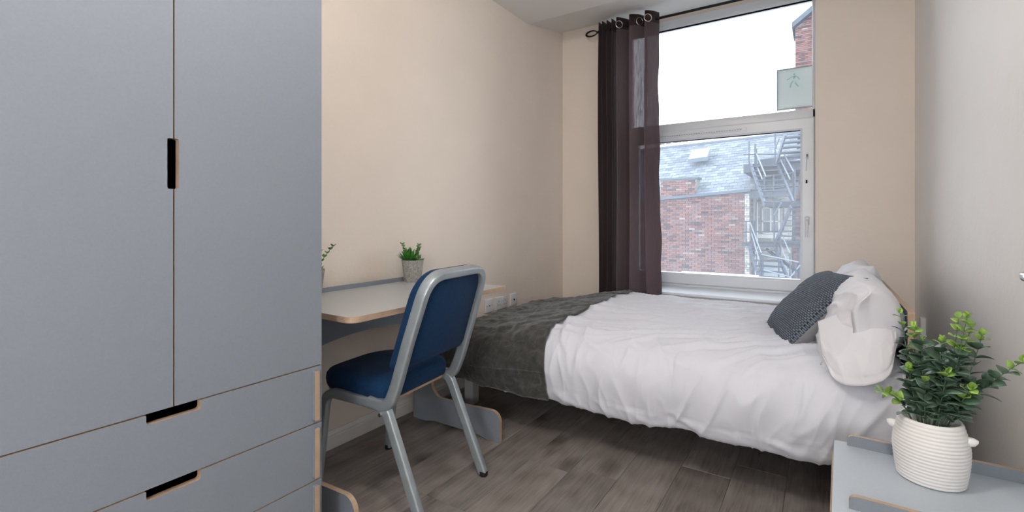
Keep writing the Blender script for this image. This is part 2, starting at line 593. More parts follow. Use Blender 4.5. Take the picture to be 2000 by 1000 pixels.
def curtain_mat(name, open_weave):
    m = bpy.data.materials.new(name); m.use_nodes = True
    nt = m.node_tree; N, L = nt.nodes, nt.links
    b = N['Principled BSDF']; out = N['Material Output']
    b.inputs['Roughness'].default_value = 0.75; b.inputs['Specular IOR Level'].default_value = 0.25
    b.inputs['Sheen Weight'].default_value = 0.2
    tc = N.new('ShaderNodeTexCoord')
    mp = N.new('ShaderNodeMapping'); mp.inputs['Scale'].default_value = (220, 220, 14)
    L.new(tc.outputs['Object'], mp.inputs['Vector'])
    nz = N.new('ShaderNodeTexNoise'); nz.inputs['Scale'].default_value = 1; nz.inputs['Detail'].default_value = 4
    L.new(mp.outputs[0], nz.inputs['Vector'])
    r = ramp(N, [(0.3, (0.038, 0.022, 0.022)), (0.7, (0.078, 0.050, 0.048))])
    L.new(nz.outputs['Fac'], r.inputs['Fac']); L.new(r.outputs[0], b.inputs['Base Color'])
    t = N.new('ShaderNodeBsdfTranslucent'); t.inputs['Color'].default_value = (0.20, 0.135, 0.145, 1)
    m1 = N.new('ShaderNodeMixShader'); m1.inputs[0].default_value = 0.4
    L.new(b.outputs[0], m1.inputs[1]); L.new(t.outputs[0], m1.inputs[2])
    tr = N.new('ShaderNodeBsdfTransparent'); tr.inputs['Color'].default_value = (1, 1, 1, 1)
    m2 = N.new('ShaderNodeMixShader')
    wv = N.new('ShaderNodeMapRange'); wv.inputs['From Min'].default_value = 0.35; wv.inputs['From Max'].default_value = 0.68
    wv.inputs['To Min'].default_value = open_weave * 0.35; wv.inputs['To Max'].default_value = open_weave * 1.6
    L.new(nz.outputs['Fac'], wv.inputs['Value']); L.new(wv.outputs[0], m2.inputs[0])
    L.new(m1.outputs[0], m2.inputs[1]); L.new(tr.outputs[0], m2.inputs[2])
    L.new(m2.outputs[0], out.inputs['Surface'])
    return m
M['curtain'] = curtain_mat('brown_voile_curtain', 0.035)
M['curtain_hem'] = curtain_mat('brown_curtain_header', 0.0)
M['curtain_side'] = curtain_mat('brown_curtain_side', 0.006)

def glass_mat(name, dirt):
    m = bpy.data.materials.new(name); m.use_nodes = True
    nt = m.node_tree; N, L = nt.nodes, nt.links
    N.remove(N['Principled BSDF']); out = N['Material Output']
    tr = N.new('ShaderNodeBsdfTransparent'); tr.inputs['Color'].default_value = (0.97, 0.985, 1, 1)
    gl = N.new('ShaderNodeBsdfGlossy'); gl.inputs['Roughness'].default_value = 0.02
    fr = N.new('ShaderNodeFresnel'); fr.inputs['IOR'].default_value = 1.35
    m1 = N.new('ShaderNodeMixShader')
    L.new(fr.outputs[0], m1.inputs[0]); L.new(tr.outputs[0], m1.inputs[1]); L.new(gl.outputs[0], m1.inputs[2])
    tl = N.new('ShaderNodeBsdfTranslucent'); tl.inputs['Color'].default_value = (0.88, 0.93, 1, 1)
    tc = N.new('ShaderNodeTexCoord')
    nz = N.new('ShaderNodeTexNoise'); nz.inputs['Scale'].default_value = 3.0; nz.inputs['Detail'].default_value = 5
    L.new(tc.outputs['Object'], nz.inputs['Vector'])
    mr = N.new('ShaderNodeMapRange'); mr.inputs['To Min'].default_value = dirt * 0.6; mr.inputs['To Max'].default_value = dirt * 1.4
    L.new(nz.outputs['Fac'], mr.inputs['Value'])
    m2 = N.new('ShaderNodeMixShader')
    L.new(mr.outputs[0], m2.inputs[0]); L.new(m1.outputs[0], m2.inputs[1]); L.new(tl.outputs[0], m2.inputs[2])
    L.new(m2.outputs[0], out.inputs['Surface'])
    return m
M['glass'] = glass_mat('dusty_window_glass', 0.06)
M['clear_glass'] = glass_mat('clear_window_glass', 0.03)

# ================================================================= ROOM SHELL
WL, WR, WF = -1.865, 0.462, 3.66      # left wall, right wall, window wall (room side)
WB = -2.6                             # wall behind the camera
YW = 4.00                             # inner face of the window frame
CZ = 2.535                            # flat ceiling
CY = 3.085                            # where the ceiling starts to rise towards the window
SL = (2.66 - CZ) / (WF - CY)
WX0, WX1 = -1.42, -0.035              # window opening
def struct(name, bm, mats, smooth=False):
    o = obj(name, bm, mats, smooth=smooth)
    o['kind'] = 'structure'
    return o
b = BM(); box(b, WL - 0.2, WL, WB - .2, 4.2, -0.02, 3.0); struct('wall_left', b, M['wall'])
b = BM(); box(b, WR, WR + 0.2, WB - .2, 4.2, -0.02, 3.0); struct('wall_right', b, M['wall_right'])
b = BM(); box(b, WL, WR, WB - .2, WB, -0.02, 3.0); struct('wall_back', b, M['wall_right'])
b = BM()
box(b, WL, WX0, WF, 4.16, 0, 3.0)
box(b, WX1, WR, WF, 4.16, 0, 3.0)
box(b, WX0, WX1, WF, 4.16, 0, 0.485)
box(b, WX0, WX1, YW + .005, 4.16, 2.69, 3.0)
struct('wall_window', b, M['wall'])
b = BM()
prof = [(WB - .2, CZ), (CY, CZ), (4.16, CZ + SL * (4.16 - CY)), (4.16, 3.05), (WB - .2, 3.05)]
panel(b, [(y, z) for y, z in prof], WL, WR, 'x'); struct('ceiling', b, [M['ceiling'], M['ceiling']])
# floor: sub floor and single planks
fl = bpy.data.objects.new('floor', None); COL.objects.link(fl); fl['kind'] = 'structure'
b = BM(); box(b, WL, WR, WB, WF, -0.06, -0.012)
sub = obj('subfloor', b, M['dark'], fl)
PW = 0.1915
x = -0.884 - PW * 6
joints = {-1.2670: 1.345, -0.884: 0.55, -1.0755: 1.79, -1.4585: 0.72, -0.6925: 1.25, -0.501: 2.1, -0.3095: 0.95, -0.118: 1.62}
col_i = 0
while x < WR:
    x0, x1 = max(x, WL), min(x + PW, WR)
    if x1 - x0 > 0.005:
        key = min(joints, key=lambda k: abs(k - x))
        j = {0: 0.3, 1: 0.95, 2: 0.6}[col_i % 3]
        if abs(x - (-1.0755)) < 0.05: j = 1.79
        elif abs(x - (-1.4585)) < 0.05: j = 1.345
        elif abs(key - x) < 0.05: j = joints[key]
        ys = [j + 1.29 * n for n in range(-5, 5)]
        ys = [max(WB, min(WF, y)) for y in ys]
        ys = sorted(set([WB] + ys + [WF]))
        for a, c in zip(ys, ys[1:]):
            if c - a < 0.02: continue
            b = BM()
            box(b, x0 + .0005, x1 - .0005, a + .0005, c - .0005, -0.012, 0.0, bevel=0.0009, segs=1)
            obj('plank', b, M['floor'], fl)
    x += PW
    col_i += 1
# skirting on the left wall with a grey quadrant bead in front of it
def skirting(name, x0, dirx, y0, y1):
    b = BM()
    pr = [(0, 0), (0.016, 0), (0.016, 0.070), (0.0135, 0.075), (0.0135, 0.082), (0.009, 0.090), (0.004, 0.095), (0.004, 0.100), (0, 0.100)]
    pts = [(x0 + dirx * a, z) for a, z in pr]
    panel(b, pts, y0, y1, 'y')
    return struct(name, b, [M['white_trim'], M['white_trim']])
skirting('baseboard_left', WL, 1, WB, WF)
skirting('baseboard_right', WR, -1, 1.8, WF)
b = BM()
panel(b, [(WL + .016, 0), (WL + .034, 0), (WL + .032, .008), (WL + .026, .015), (WL + .018, .019), (WL + .016, .019)], WB, WF, 'y')
struct('trim_1', b, [M['grey_quadrant']] * 2)
# white cable trunking on the right wall behind the headboard
b = BM(); box(b, WR - 0.022, WR, 3.30, 3.345, 0.0, 0.53, bevel=0.002); struct('trim_2', b, M['white_trim'])

# ---------------------------------------------------------------- window
win = bpy.data.objects.new('window_1', None); COL.objects.link(win); win['kind'] = 'structure'
win.location = (0, YW, 0.53)
ZB, ZT = 0.528, 2.70
TR0, TR1 = 1.775, 1.845           # transom
FY0, FY1 = YW, YW + 0.07
def frame_bar(b, x0, x1, z0, z1, y0=FY0, y1=FY1, bv=0.006):
    box(b, x0, x1, y0, y1, z0, z1, bevel=bv)
b = BM()
frame_bar(b, WX0, WX0 + .045, ZB, ZT)
frame_bar(b, WX1 - .022, WX1, ZB, ZT)
frame_bar(b, WX0, WX1, ZT - .075, ZT)
frame_bar(b, WX0, WX1, ZB - .01, ZB + .03)
frame_bar(b, WX0, WX1, TR0, TR1)
obj('window_frame', b, M['upvc'], win, smooth=True, angle=35)
b = BM()   # black gasket round the upper glass
for (a0, a1, z0, z1) in ((WX0 + .045, WX1 - .022, ZT - .082, ZT - .075),):
    box(b, a0, a1, FY0 + .004, FY0 + .02, z0, z1)
obj('gasket', b, M['dark'], win)
b = BM(); box(b, WX0 + .04, WX1 - .02, FY0 + .03, FY0 + .034, TR1 - .004, ZT - .07)
obj('pane', b, M['clear_glass'], win)
# opening sash below the transom, proud of the frame
cs = BM()
sx0, sx1, sz0, sz1 = WX0 + .02, WX1 - .006, ZB + .005, TR0 + .008
SW = 0.088
y0, y1 = YW - .018, YW + .05
# mitred bars
def mitred(bm, x0, x1, z0, z1, w, y0, y1):
    o = [(x0, z0), (x1, z0), (x1, z1), (x0, z1)]
    i = [(x0 + w, z0 + w), (x1 - w, z0 + w), (x1 - w, z1 - w), (x0 + w, z1 - w)]
    e = 0.008
    i2 = [(x0 + w - .014, z0 + w - .014), (x1 - w + .014, z0 + w - .014), (x1 - w + .014, z1 - w + .014), (x0 + w - .014, z1 - w + .014)]
    o2 = [(x0 + e, z0 + e), (x1 - e, z0 + e), (x1 - e, z1 - e), (x0 + e, z1 - e)]
    L = [[bm.verts.new((a, y, c)) for a, c in pts] for pts, y in ((o, y1), (o, y0 + .006), (o2, y0), (i2, y0), (i, y0 + .012), (i, y1))]
    for A, B in zip(L, L[1:] + [L[0]]):
        for k in range(4):
            bm.faces.new([A[k], A[(k + 1) % 4], B[(k + 1) % 4], B[k]])
mitred(cs, sx0, sx1, sz0, sz1, SW, y0, y1)
sash = obj('sash', cs, M['upvc'], win)
b = BM(); box(b, sx0 + SW - .004, sx1 - SW + .004, YW + .012, YW + .016, sz0 + SW - .004, sz1 - SW + .004)
obj('pane', b, M['glass'], win)
b = BM()
for (a0, a1, c0, c1) in ((sx0 + SW, sx1 - SW, sz1 - SW - .003, sz1 - SW + .0015),):
    box(b, a0, a1, YW - .007, YW + .012, c0, c1)
obj('gasket', b, M['dark'], win)
# trickle vent
b = BM()
vz = TR0 - .036
box(b, -1.17, -0.475, y0 - .008, y0 + .001, vz - .011, vz + .011, bevel=.003)
vent = obj('trickle_vent', b, M['upvc'], win)
b = BM()
for k in range(34):
    xx = -1.14 + k * .0187
    box(b, xx, xx + .012, y0 - .0088, y0 - .0078, vz - .0035, vz + .0015)
obj('vent_slots', b, material('vent_grey', (0.35, 0.37, 0.4), 0.6), vent)['kind'] = 'stuff'
# two handles and a key lock on the right stile
hx = sx1 - SW / 2 - .002
def handle(zc, down, s=1.0):
    b = BM()
    box(b, hx - .014 * s, hx + .014 * s, y0 - .012, y0, zc - .030 * s, zc + .030 * s, bevel=.006, segs=3)
    h = obj('handle_plate', b, M['plastic'], win, smooth=True, angle=50)
    b = BM()
    tube(b, bend([(hx, y0 - .008, zc + .004), (hx, y0 - .032, zc), (hx - .004, y0 - .030, zc - down)], .014), .008 * s, 10, rect=(.009 * s, .006 * s), power=3)
    obj('lever', b, M['plastic'], h, smooth=True, angle=50)
    b = BM()
    box(b, hx - .004, hx + .004, y0 - .0335, y0 - .030, zc - .010, zc - .003, bevel=.001)
    obj('keyhole', b, M['dark'], h)
handle(1.045, .115)
b = BM()
box(b, hx - .009, hx + .009, y0 - .006, y0, 1.485, 1.525, bevel=.004, segs=3)
st = obj('stay_plate', b, M['plastic'], win, smooth=True, angle=50)
b = BM(); tube(b, [(hx, y0 - .01, 1.512), (hx - .006, y0 - .012, 1.40)], .0035, 8, rect=(.004, .0025)); obj('stay_cord', b, M['plastic'], st, smooth=True)
b = BM(); box(b, hx - .005, hx + .005, y0 - .010, y0 - .0055, 1.500, 1.516, bevel=.001); obj('keyhole', b, M['dark'], st)
b = BM()
lathe(b, [(0, 0), (.012, 0), (.012, .005), (.008, .009), (0, .009)], (0, 0, 0), 20)
bmesh.ops.rotate(b, verts=b.verts, cent=(0, 0, 0), matrix=Matrix.Rotation(R(90), 3, 'X'))
bmesh.ops.translate(b, verts=b.verts, vec=(hx - .004, y0, 1.325))
lk = obj('lock_boss', b, M['plastic'], win, smooth=True, angle=40)
b = BM(); box(b, hx - .008, hx + .001, y0 - .012, y0 - .0085, 1.312, 1.336, bevel=.002); obj('keyhole', b, M['dark'], lk)
# inner sill board
b = BM(); box(b, WX0 - .03, WX1 + .03, WF - .035, WF - .0005, 0.490, 0.512, bevel=.006, segs=3)
box(b, WX0, WX1, WF - .01, YW + .01, 0.490, 0.512)
obj('window_sill', b, M['upvc'], win, smooth=True, angle=40)
b = BM(); box(b, WX0, WX1, YW - .012, YW + .06, 0.512, 0.530, bevel=.003)
obj('sill_bead', b, M['upvc'], win)
b = BM(); box(b, WX0 - .05, WX1 + .05, YW + .10, YW + .36, 0.40, 0.49, bevel=.01)
obj('stone_sill', b, material('outside_stone', (0.5, 0.5, 0.48), 0.8, var=.15, vscale=20), win)

# ---------------------------------------------------------------- door on the right wall (only its lever shows)
dr = bpy.data.objects.new('door_1', None); COL.objects.link(dr); dr['kind'] = 'structure'
dr.location = (WR, 1.2, 0)
b = BM(); box(b, WR - .040, WR - .0005, 0.72, 1.52, 0.005, 2.02, bevel=.003); obj('door_leaf', b, M['white_trim'], dr)
b = BM()
box(b, WR - .05, WR, 0.66, 0.715, 0, 2.09, bevel=.004); box(b, WR - .05, WR, 1.525, 1.58, 0, 2.09, bevel=.004); box(b, WR - .05, WR, .66, 1.58, 2.03, 2.09, bevel=.004)
obj('door_casing', b, M['white_trim'], dr)
tip = survey(2005, 540, X=WR - .085)
b = BM()
tube(b, bend([(WR - .04, 1.45, tip.z), (WR - .085, 1.45, tip.z), (WR - .085, tip.y - .004, tip.z)], .02), .0125, 14)
dh = obj('door_handle', b, M['chrome'], dr, smooth=True, angle=60)
b = BM(); lathe(b, [(0, 0), (.026, 0), (.026, .006), (.02, .009), (0, .009)], (0, 0, 0), 28)
bmesh.ops.rotate(b, verts=b.verts, cent=(0, 0, 0), matrix=Matrix.Rotation(R(-90), 3, 'Y'))
bmesh.ops.translate(b, verts=b.verts, vec=(WR - .040, 1.45, tip.z)); obj('rose', b, M['chrome'], dh, smooth=True, angle=40)

# ================================================================= WARDROBE
XW = -1.27
wy0, wymid, wy1 = 0.112, 0.501, 0.893
zt = 1.95
zs = [0.100, 0.271, 0.442, 0.613]
t = thing('wardrobe', 'tall blue-grey laminate wardrobe with two doors above wide drawers, nearest at left', 'wardrobe', ((XW + WL) / 2, (wy0 + wy1) / 2, 0))
LAM = M['laminate']
b = BM()
panel(b, [(wy0 + .018, 0.06), (wy1 - .018, 0.06), (wy1 - .018, zt - .018), (wy0 + .018, zt - .018)], WL + .036, WL + .042, 'x')
obj('back_panel', b, [LAM, PLY['x']], t)
for y in (wy0, wy1 - .018):
    b = BM(); panel(b, [(WL + .036, 0.0), (XW - .019, 0.0), (XW - .019, zt), (WL + .036, zt)], y, y + .018, 'y')
    obj('side_panel', b, [LAM, PLY['y']], t)
b = BM(); panel(b, [(WL + .042, wy0 + .018), (XW - .019, wy0 + .018), (XW - .019, wy1 - .018), (WL + .042, wy1 - .018)], zt - .018, zt, 'z'); obj('top_panel', b, [LAM, PLY['z']], t)
b = BM(); panel(b, [(WL + .042, wy0 + .018), (XW - .075, wy0 + .018), (XW - .075, wy1 - .018), (WL + .042, wy1 - .018)], zs[3] - .008, zs[3] + .010, 'z'); obj('shelf', b, [LAM, PLY['z']], t)
b = BM(); box(b, XW - .06, XW - .042, wy0 + .018, wy1 - .018, 0, .098); obj('plinth', b, LAM, t)
G = 0.0017
c1, c2 = 1.123, 1.241     # grip cut-out heights
g = 0.0135
# doors: outline with a half cut-out on the meeting edge
pl = [(wy0, zs[3] + G), (wymid - G, zs[3] + G), (wymid - G, c1), (wymid - g, c1), (wymid - g, c2), (wymid - G, c2), (wymid - G, zt), (wy0, zt)]
b = BM(); panel(b, fillet(pl, [0, 0, 0, .004, .004, 0, 0, 0], 4), XW - .018, XW, 'x'); obj('door', b, [LAM, PLY['x']], t)
pr = [(wymid + G, zs[3] + G), (wy1, zs[3] + G), (wy1, zt), (wymid + G, zt), (wymid + G, c2), (wymid + g - .003, c2), (wymid + g - .003, c1), (wymid + G, c1)]
b = BM(); panel(b, fillet(pr, [0, 0, 0, 0, 0, .004, .004, 0], 4), XW - .018, XW, 'x'); obj('door', b, [LAM, PLY['x']], t)
for i in range(3):
    z0, z1 = zs[i] + G, zs[i + 1] - G
    n0, n1 = 0.4465, 0.5585
    pts = [(wy0, z0), (wy1, z0), (wy1, z1), (n1, z1), (n1, z1 - .022), (n0, z1 - .022), (n0, z1), (wy0, z1)]
    b = BM(); panel(b, fillet(pts, [0, 0, 0, .002, .007, .007, .002, 0], 5), XW - .018, XW, 'x')
    d = obj('drawer', b, [LAM, PLY['x']], t)
    b = BM()
    box(b, XW - .45, XW - .019, wy0 + .03, wy0 + .042, z0 + .01, z1 - .03); box(b, XW - .45, XW - .019, wy1 - .042, wy1 - .03, z0 + .01, z1 - .03)
    box(b, XW - .45, XW - .019, wy0 + .042, wy1 - .042, z0 + .01, z0 + .016)
    obj('drawer_box', b, material('dark_drawer_inside', (0.03, 0.025, 0.02), .8), d)
    b = BM()
    pts = [(0.8625, z0 + .010), (0.8785, z0 + .010), (0.8785, z1 - .010), (0.8625, z1 - .010)]
    panel(b, fillet(pts, .003, 3), XW + .0002, XW + .0115, 'x')
    for f in b.faces:
        c = f.calc_center_median(); f.normal_update()
        f.material_index = 1 if c.x > XW + .0113 else 0
    obj('edge_strip', b, [LAM, PLY['y']], d)

# ================================================================= DESK
t = thing('desk', 'grey laminate desk with exposed plywood edges against the left wall', 'desk', (-1.56, 1.445, 0))
dx0, dx1, dy0, dy1 = -1.829, -1.268, 1.000, 1.892
DZ = 0.735
b = BM(); panel(b, fillet([(dx0, dy0), (dx1, dy0), (dx1, dy1), (dx0, dy1)], [0, .035, .006, 0], 8), DZ - .020, DZ, 'z')
obj('desktop', b, [M['desk_laminate'], PLY['z']], t)
b = BM(); panel(b, [(dx0 - .0, dy0), (dx0 + .014, dy0), (dx0 + .014, dy1 - .004), (dx0, dy1 - .004)], DZ, DZ + .021, 'z')
obj('back_lip', b, [M['desk_laminate'], LAM], t)
leg_pts = [(-1.829, 0.0), (-1.74, 0.0), (-1.68, .012), (-1.40, .012), (-1.34, 0.0), (-1.268, 0.0), (-1.268, 0.148),
           (-1.50, .137), (-1.655, .137), (-1.70, .18), (-1.70, DZ - .022), (-1.829, DZ - .022)]
for y in (1.012, 1.842):
    b = BM(); panel(b, fillet(leg_pts, [0, 0, .03, .03, .01, .006, .05, .1, .05, .06, 0, 0], 6), y, y + .018, 'y')
    obj('leg_panel', b, [LAM, PLY['y']], t)
ar = [(1.030, .50)] + [(1.030 + .812 * k / 20, .50 + .062 * math.sin(math.pi * k / 20) ** .8) for k in range(1, 20)] + [(1.842, .50), (1.842, DZ - .022), (1.030, DZ - .022)]
b = BM(); panel(b, ar, -1.718, -1.700, 'x'); obj('apron', b, [LAM, PLY['x']], t)

# ================================================================= SOCKETS
def plate(name, u0, u1, label, w, kind):
    y0_ = survey(u0, 580, X=WL).y; yc = y0_ + w / 2
    zc = 0.480
    t = thing(name, label, 'socket', (WL, yc, zc))
    b = BM(); box(b, WL, WL + .012, yc - w / 2, yc + w / 2, zc - .043, zc + .043, bevel=.003, segs=3)
    obj('faceplate', b, M['plastic'], t, smooth=True, angle=40)
    def slot(y, z, a, c, name_='pin_slot', m=M['dark'], h=.0126):
        b = BM(); box(b, WL + .0105, WL + h, yc + y - a, yc + y + a, zc + z - c, zc + z + c); obj(name_, b, m, t)
    slot(-w / 2 + .013, 0, .0022, .0022, 'screw', M['steel_ring']); slot(w / 2 - .013, 0, .0022, .0022, 'screw', M['steel_ring'])
    if kind == 'double':
        for s in (-1, 1):
            slot(s * .038, .012, .0018, .005)
            slot(s * .038 - .011, -.012, .004, .0018); slot(s * .038 + .011, -.012, .004, .0018)
            b = BM(); box(b, WL + .0115, WL + .016, yc + s * .0085 - .006, yc + s * .0085 + .006, zc + .012, zc + .032, bevel=.0015)
            obj('rocker_switch', b, M['plastic'], t)
    elif kind == 'tv':
        b = BM(); lathe(b, [(0, 0), (.0065, 0), (.0065, .003), (.003, .003), (.003, .001), (0, .001)], (0, 0, 0), 16)
        bmesh.ops.rotate(b, verts=b.verts, cent=(0, 0, 0), matrix=Matrix.Rotation(R(90), 3, 'Y'))
        bmesh.ops.translate(b, verts=b.verts, vec=(WL + .012, yc, zc)); obj('aerial_port', b, M['black'], t)
    else:
        slot(0, 0, .005, .004, 'data_port')
    return t
plate('wall_socket', 946, 962, 'white single data outlet plate beside the desk end, leftmost of the three plates', .086, 'data')
plate('wall_socket', 966, 991, 'white double power socket with two rocker switches, middle of the three plates', .146, 'double')
plate('wall_socket', 995, 1009, 'white single aerial outlet plate with round port, nearest the bed', .086, 'tv')

# ================================================================= SMALL CEMENT POTS WITH SUCCULENTS
def leaf_strip(bm, base, direction, length, width, curl=0.2, n=4, mi=0, up=Vector((0, 0, 1))):
    d = direction.normalized()
    s = d.cross(up)
    if s.length < .1: s = Vector((1, 0, 0))
    s.normalize(); nn = s.cross(d).normalized()
    prev = None
    for k in range(n + 1):
        tt = k / n
        wd = width * (math.sin(math.pi * min(1, tt * .82 + .16)) ** .8) * .5 if k < n else 0.0003
        c = base + d * (length * tt) + nn * (curl * length * tt * tt)
        th = width * .16 * (1 - tt)
        cur = [bm.verts.new(c - s * wd), bm.verts.new(c - nn * th), bm.verts.new(c + s * wd), bm.verts.new(c + nn * th)]
        if prev:
            for q in range(4):
                f = bm.faces.new([prev[q], prev[(q + 1) % 4], cur[(q + 1) % 4], cur[q]]); f.material_index = mi
        prev = cur
def small_pot(cx, cy, label, seed, lean):
    rnd = random.Random(seed)
    t = thing('potted_succulent', label, 'plant', (cx, cy, DZ), group='small cement pots on the desk')
    b = BM()
    lathe(b, [(0, 0.001), (.040, 0.0), (.0425, .003), (.047, .04), (.0525, .085), (.056, .108), (.0565, .112), (.0515, .112), (.0500, .100), (0, .100)], (cx, cy, DZ), 40)
    for v in b.verts:
        n = noise.noise(v.co * 60) * .0009
        if v.co.z > DZ + .002: v.co += Vector((v.co.x - cx, v.co.y - cy, 0)).normalized() * n
    obj('pot', b, M['concrete'], t, smooth=True, angle=50)
    b = BM(); lathe(b, [(0, .101), (.0500, .101), (.0500, .103), (.02, .108), (0, .109)], (cx, cy, DZ), 24); obj('moss', b, M['soil'], t, smooth=True)
    # spiky rosette
    b = BM()
    c = Vector((cx - .012, cy - .016, DZ + .105))
    for k in range(60):
        a = rnd.random() * 6.28; el = R(rnd.uniform(12, 88))
        d = Vector((math.cos(a) * math.cos(el), math.sin(a) * math.cos(el), math.sin(el)))
        leaf_strip(b, c + Vector((d.x, d.y, 0)) * .006, d, rnd.uniform(.052, .076), .0155, .12)
    obj('spiky_rosette', b, M['succulent'], t, smooth=True)
    b = BM()
    c = Vector((cx + .016, cy + .018, DZ + .104))
    for k in range(46):
        a = rnd.random() * 6.28; el = R(rnd.uniform(5, 80))
        d = Vector((math.cos(a) * math.cos(el), math.sin(a) * math.cos(el), math.sin(el)))
        leaf_strip(b, c, d, rnd.uniform(.028, .042), .016, .25)
    obj('pale_rosette', b, M['succulent_pale'], t, smooth=True)
    for q, (ox, oy, tx, ty, h) in enumerate(((-.01, -.02, -.012, -.030, .088), (.01, .01, .004, .024, .080), (0, .022, .006, .052 * lean, .052 + .03 * lean))):
        p0 = Vector((cx + ox, cy + oy, DZ + .104)); p1 = p0 + Vector((tx, ty, h))
        pts = [p0.lerp(p1, k / 6) + Vector((0, 0, .006 * math.sin(math.pi * k / 6))) for k in range(7)]
        b = BM(); tube(b, pts, .0012, 6)
        for k in range(1, 7):
            for s_ in (0, 1, 2):
                a = rnd.random() * 2 + s_ * 2.1
                d = Vector((math.cos(a), math.sin(a), .55))
                leaf_strip(b, pts[k], d, rnd.uniform(.014, .021), .014, .2, n=3)
        obj('sprig', b, M['succulent_pale'] if q != 2 else M['succulent'], t, smooth=True)
pc = (-1.760, 1.768)
small_pot(*pc, 'small grey cement pot of green succulents on the desk behind the chair', 3, 0.35)
small_pot(-1.760, 1.185, 'small grey cement pot plant on the desk, mostly hidden by the wardrobe', 5, 1.6)

# ================================================================= CHAIR
CA = R(6.0)
t = thing('banquet_chair', 'grey tubular steel chair with navy blue upholstered seat and back at the desk', 'chair', (-1.146, 1.3765, 0), rz=math.pi + CA)
# local frame: +x = towards the front of the chair (to the desk), +y = towards the camera side
MET = M['chair_metal']
HW = 0.198
SZ = 0.395
for s in (-1, 1):
    y = s * HW
    # side frame: front leg - rail - rear leg, one bent tube split where it turns down
    b = BM()
    tube(b, bend([(0.235, y * .99, SZ), (0.46, y * .98, SZ + .004), (0.505, y * 1.02, 0.012)], .055, 8), 0.0125, 16, rect=(.0175, .0140), up=Vector((0, 1, 0)), power=5)
    fl_ = obj('leg', b, MET, t, local=True, smooth=True, angle=40)
    b = BM(); lathe(b, [(0, 0), (.015, 0), (.0165, .006), (.0165, .020), (0, .020)], (0.506, y * 1.02, 0.0), 16); obj('foot_cap', b, M['rubber'], fl_, local=True, smooth=True, angle=40)
    b = BM()
    tube(b, bend([(0.235, y * .99, SZ), (0.165, y * .99, SZ - .004), (0.0, y * 1.01, 0.012)], .06, 8), 0.0125, 16, rect=(.0185, .0145), up=Vector((0, 1, 0)), power=5)
    rl = obj('leg', b, MET, t, local=True, smooth=True, angle=40)
    b = BM(); lathe(b, [(0, 0), (.016, 0), (.0178, .006), (.0178, .020), (0, .022)], (-0.001, y * 1.01, 0.0), 16); obj('foot_cap', b, M['rubber'], rl, local=True, smooth=True, angle=40)
    b = BM()
    lathe(b, [(0, 0), (.007, 0), (.007, .004), (0, .006)], (0, 0, 0), 12)
    bmesh.ops.rotate(b, verts=b.verts, cent=(0, 0, 0), matrix=Matrix.Rotation(R(-90), 3, 'X'))
    bmesh.ops.translate(b, verts=b.verts, vec=(.178, y + .013, SZ - .03)); obj('bolt', b, M['chrome'], t, local=True)
# cross rails under the seat
for xx in (0.20, 0.43):
    b = BM(); tube(b, [(xx, -HW, SZ - .004), (xx, HW, SZ - .004)], .01, 12, rect=(.011, .009), power=4); obj('cross_rail', b, MET, t, local=True, smooth=True, angle=40)
# back frame: inverted U
BW = 0.198
def bx(z):   # lean of the back: x position for height z
    return 0.122 - (z - .45) * 0.325
pth = [(0.235, -BW, SZ + .006), (0.152, -BW, SZ - .004), (bx(.47), -BW, .47), (bx(.62), -BW, .62), (bx(.858), -BW * .93, .858), (bx(.858), BW * .93, .858),
       (bx(.62), BW, .62), (bx(.47), BW, .47), (0.152, BW, SZ - .004), (0.235, BW, SZ + .006)]
b = BM()
pp = bend(pth, [.05, .05, .02, .085, .085, .02, .05, .05], 9)
tube(b, pp, .0125, 20, rect=(.0205, .0150), up=Vector((0, 1, 0)), power=5)
obj('back_frame', b, MET, t, local=True, smooth=True, angle=40)
# back panel inside the frame + padded front
def pad(w_, z0, z1, off0, off1, rad, name, bulge, wtop=None):
    wtop = wtop or w_
    out = fillet([(-w_, z0), (w_, z0), (wtop, z1), (-wtop, z1)], [rad * .35, rad * .35, rad, rad], 10)
    b = BM()
    cz = (z0 + z1) / 2
    rings = []
    for fx, sc in ((off0, .985), (off0 + (off1 - off0) * .15, 1.0), (off0 + (off1 - off0) * .6, 1.0), (off1 - .004, .975), (off1 + bulge * .35, .90), (off1 + bulge * .8, .65), (off1 + bulge, .3)):
        rings.append([b.verts.new((bx(cz + (z - cz) * sc) + fx, yy * sc, cz + (z - cz) * sc)) for yy, z in out])
    n = len(out)
    for A, B in zip(rings, rings[1:]):
        for k in range(n): b.faces.new([A[k], A[(k + 1) % n], B[(k + 1) % n], B[k]])
    b.faces.new(rings[0]); b.faces.new(rings[-1])
    return obj(name, b, M['navy'], t, local=True, smooth=True, angle=45)
pad(.183, .530, .848, -.004, .012, .075, 'back_panel', .002, .172)
pad(.208, .515, .874, .022, .056, .095, 'back_cushion', .012, .196)
# seat cushion
b = BM()
out = fillet([(.545, -.170), (.545, .170), (.165, .205), (.165, -.205)], [.11, .11, .05, .05], 10)
cx_ = .355
rings = []
for z, sc in ((.402, .955), (.404, .985), (.412, 1.0), (.440, 1.015), (.458, 1.0), (.470, .955), (.478, .86), (.483, .65), (.485, .3)):
    rings.append([b.verts.new((cx_ + (x_ - cx_) * sc, y_ * sc, z - .012 * max(0, (x_ - .42)) / .12 * (1 if z > .43 else 0))) for x_, y_ in out])
n = len(out)
for A, B in zip(rings, rings[1:]):
    for k in range(n): b.faces.new([A[k], A[(k + 1) % n], B[(k + 1) % n], B[k]])
b.faces.new(rings[0]); b.faces.new(rings[-1])
obj('seat_cushion', b, M['navy'], t, local=True, smooth=True, angle=60)
b = BM()
rings = []
for z in (.392, .403):
    rings.append([b.verts.new((cx_ + (x_ - cx_) * .96, y_ * .965, z)) for x_, y_ in out])
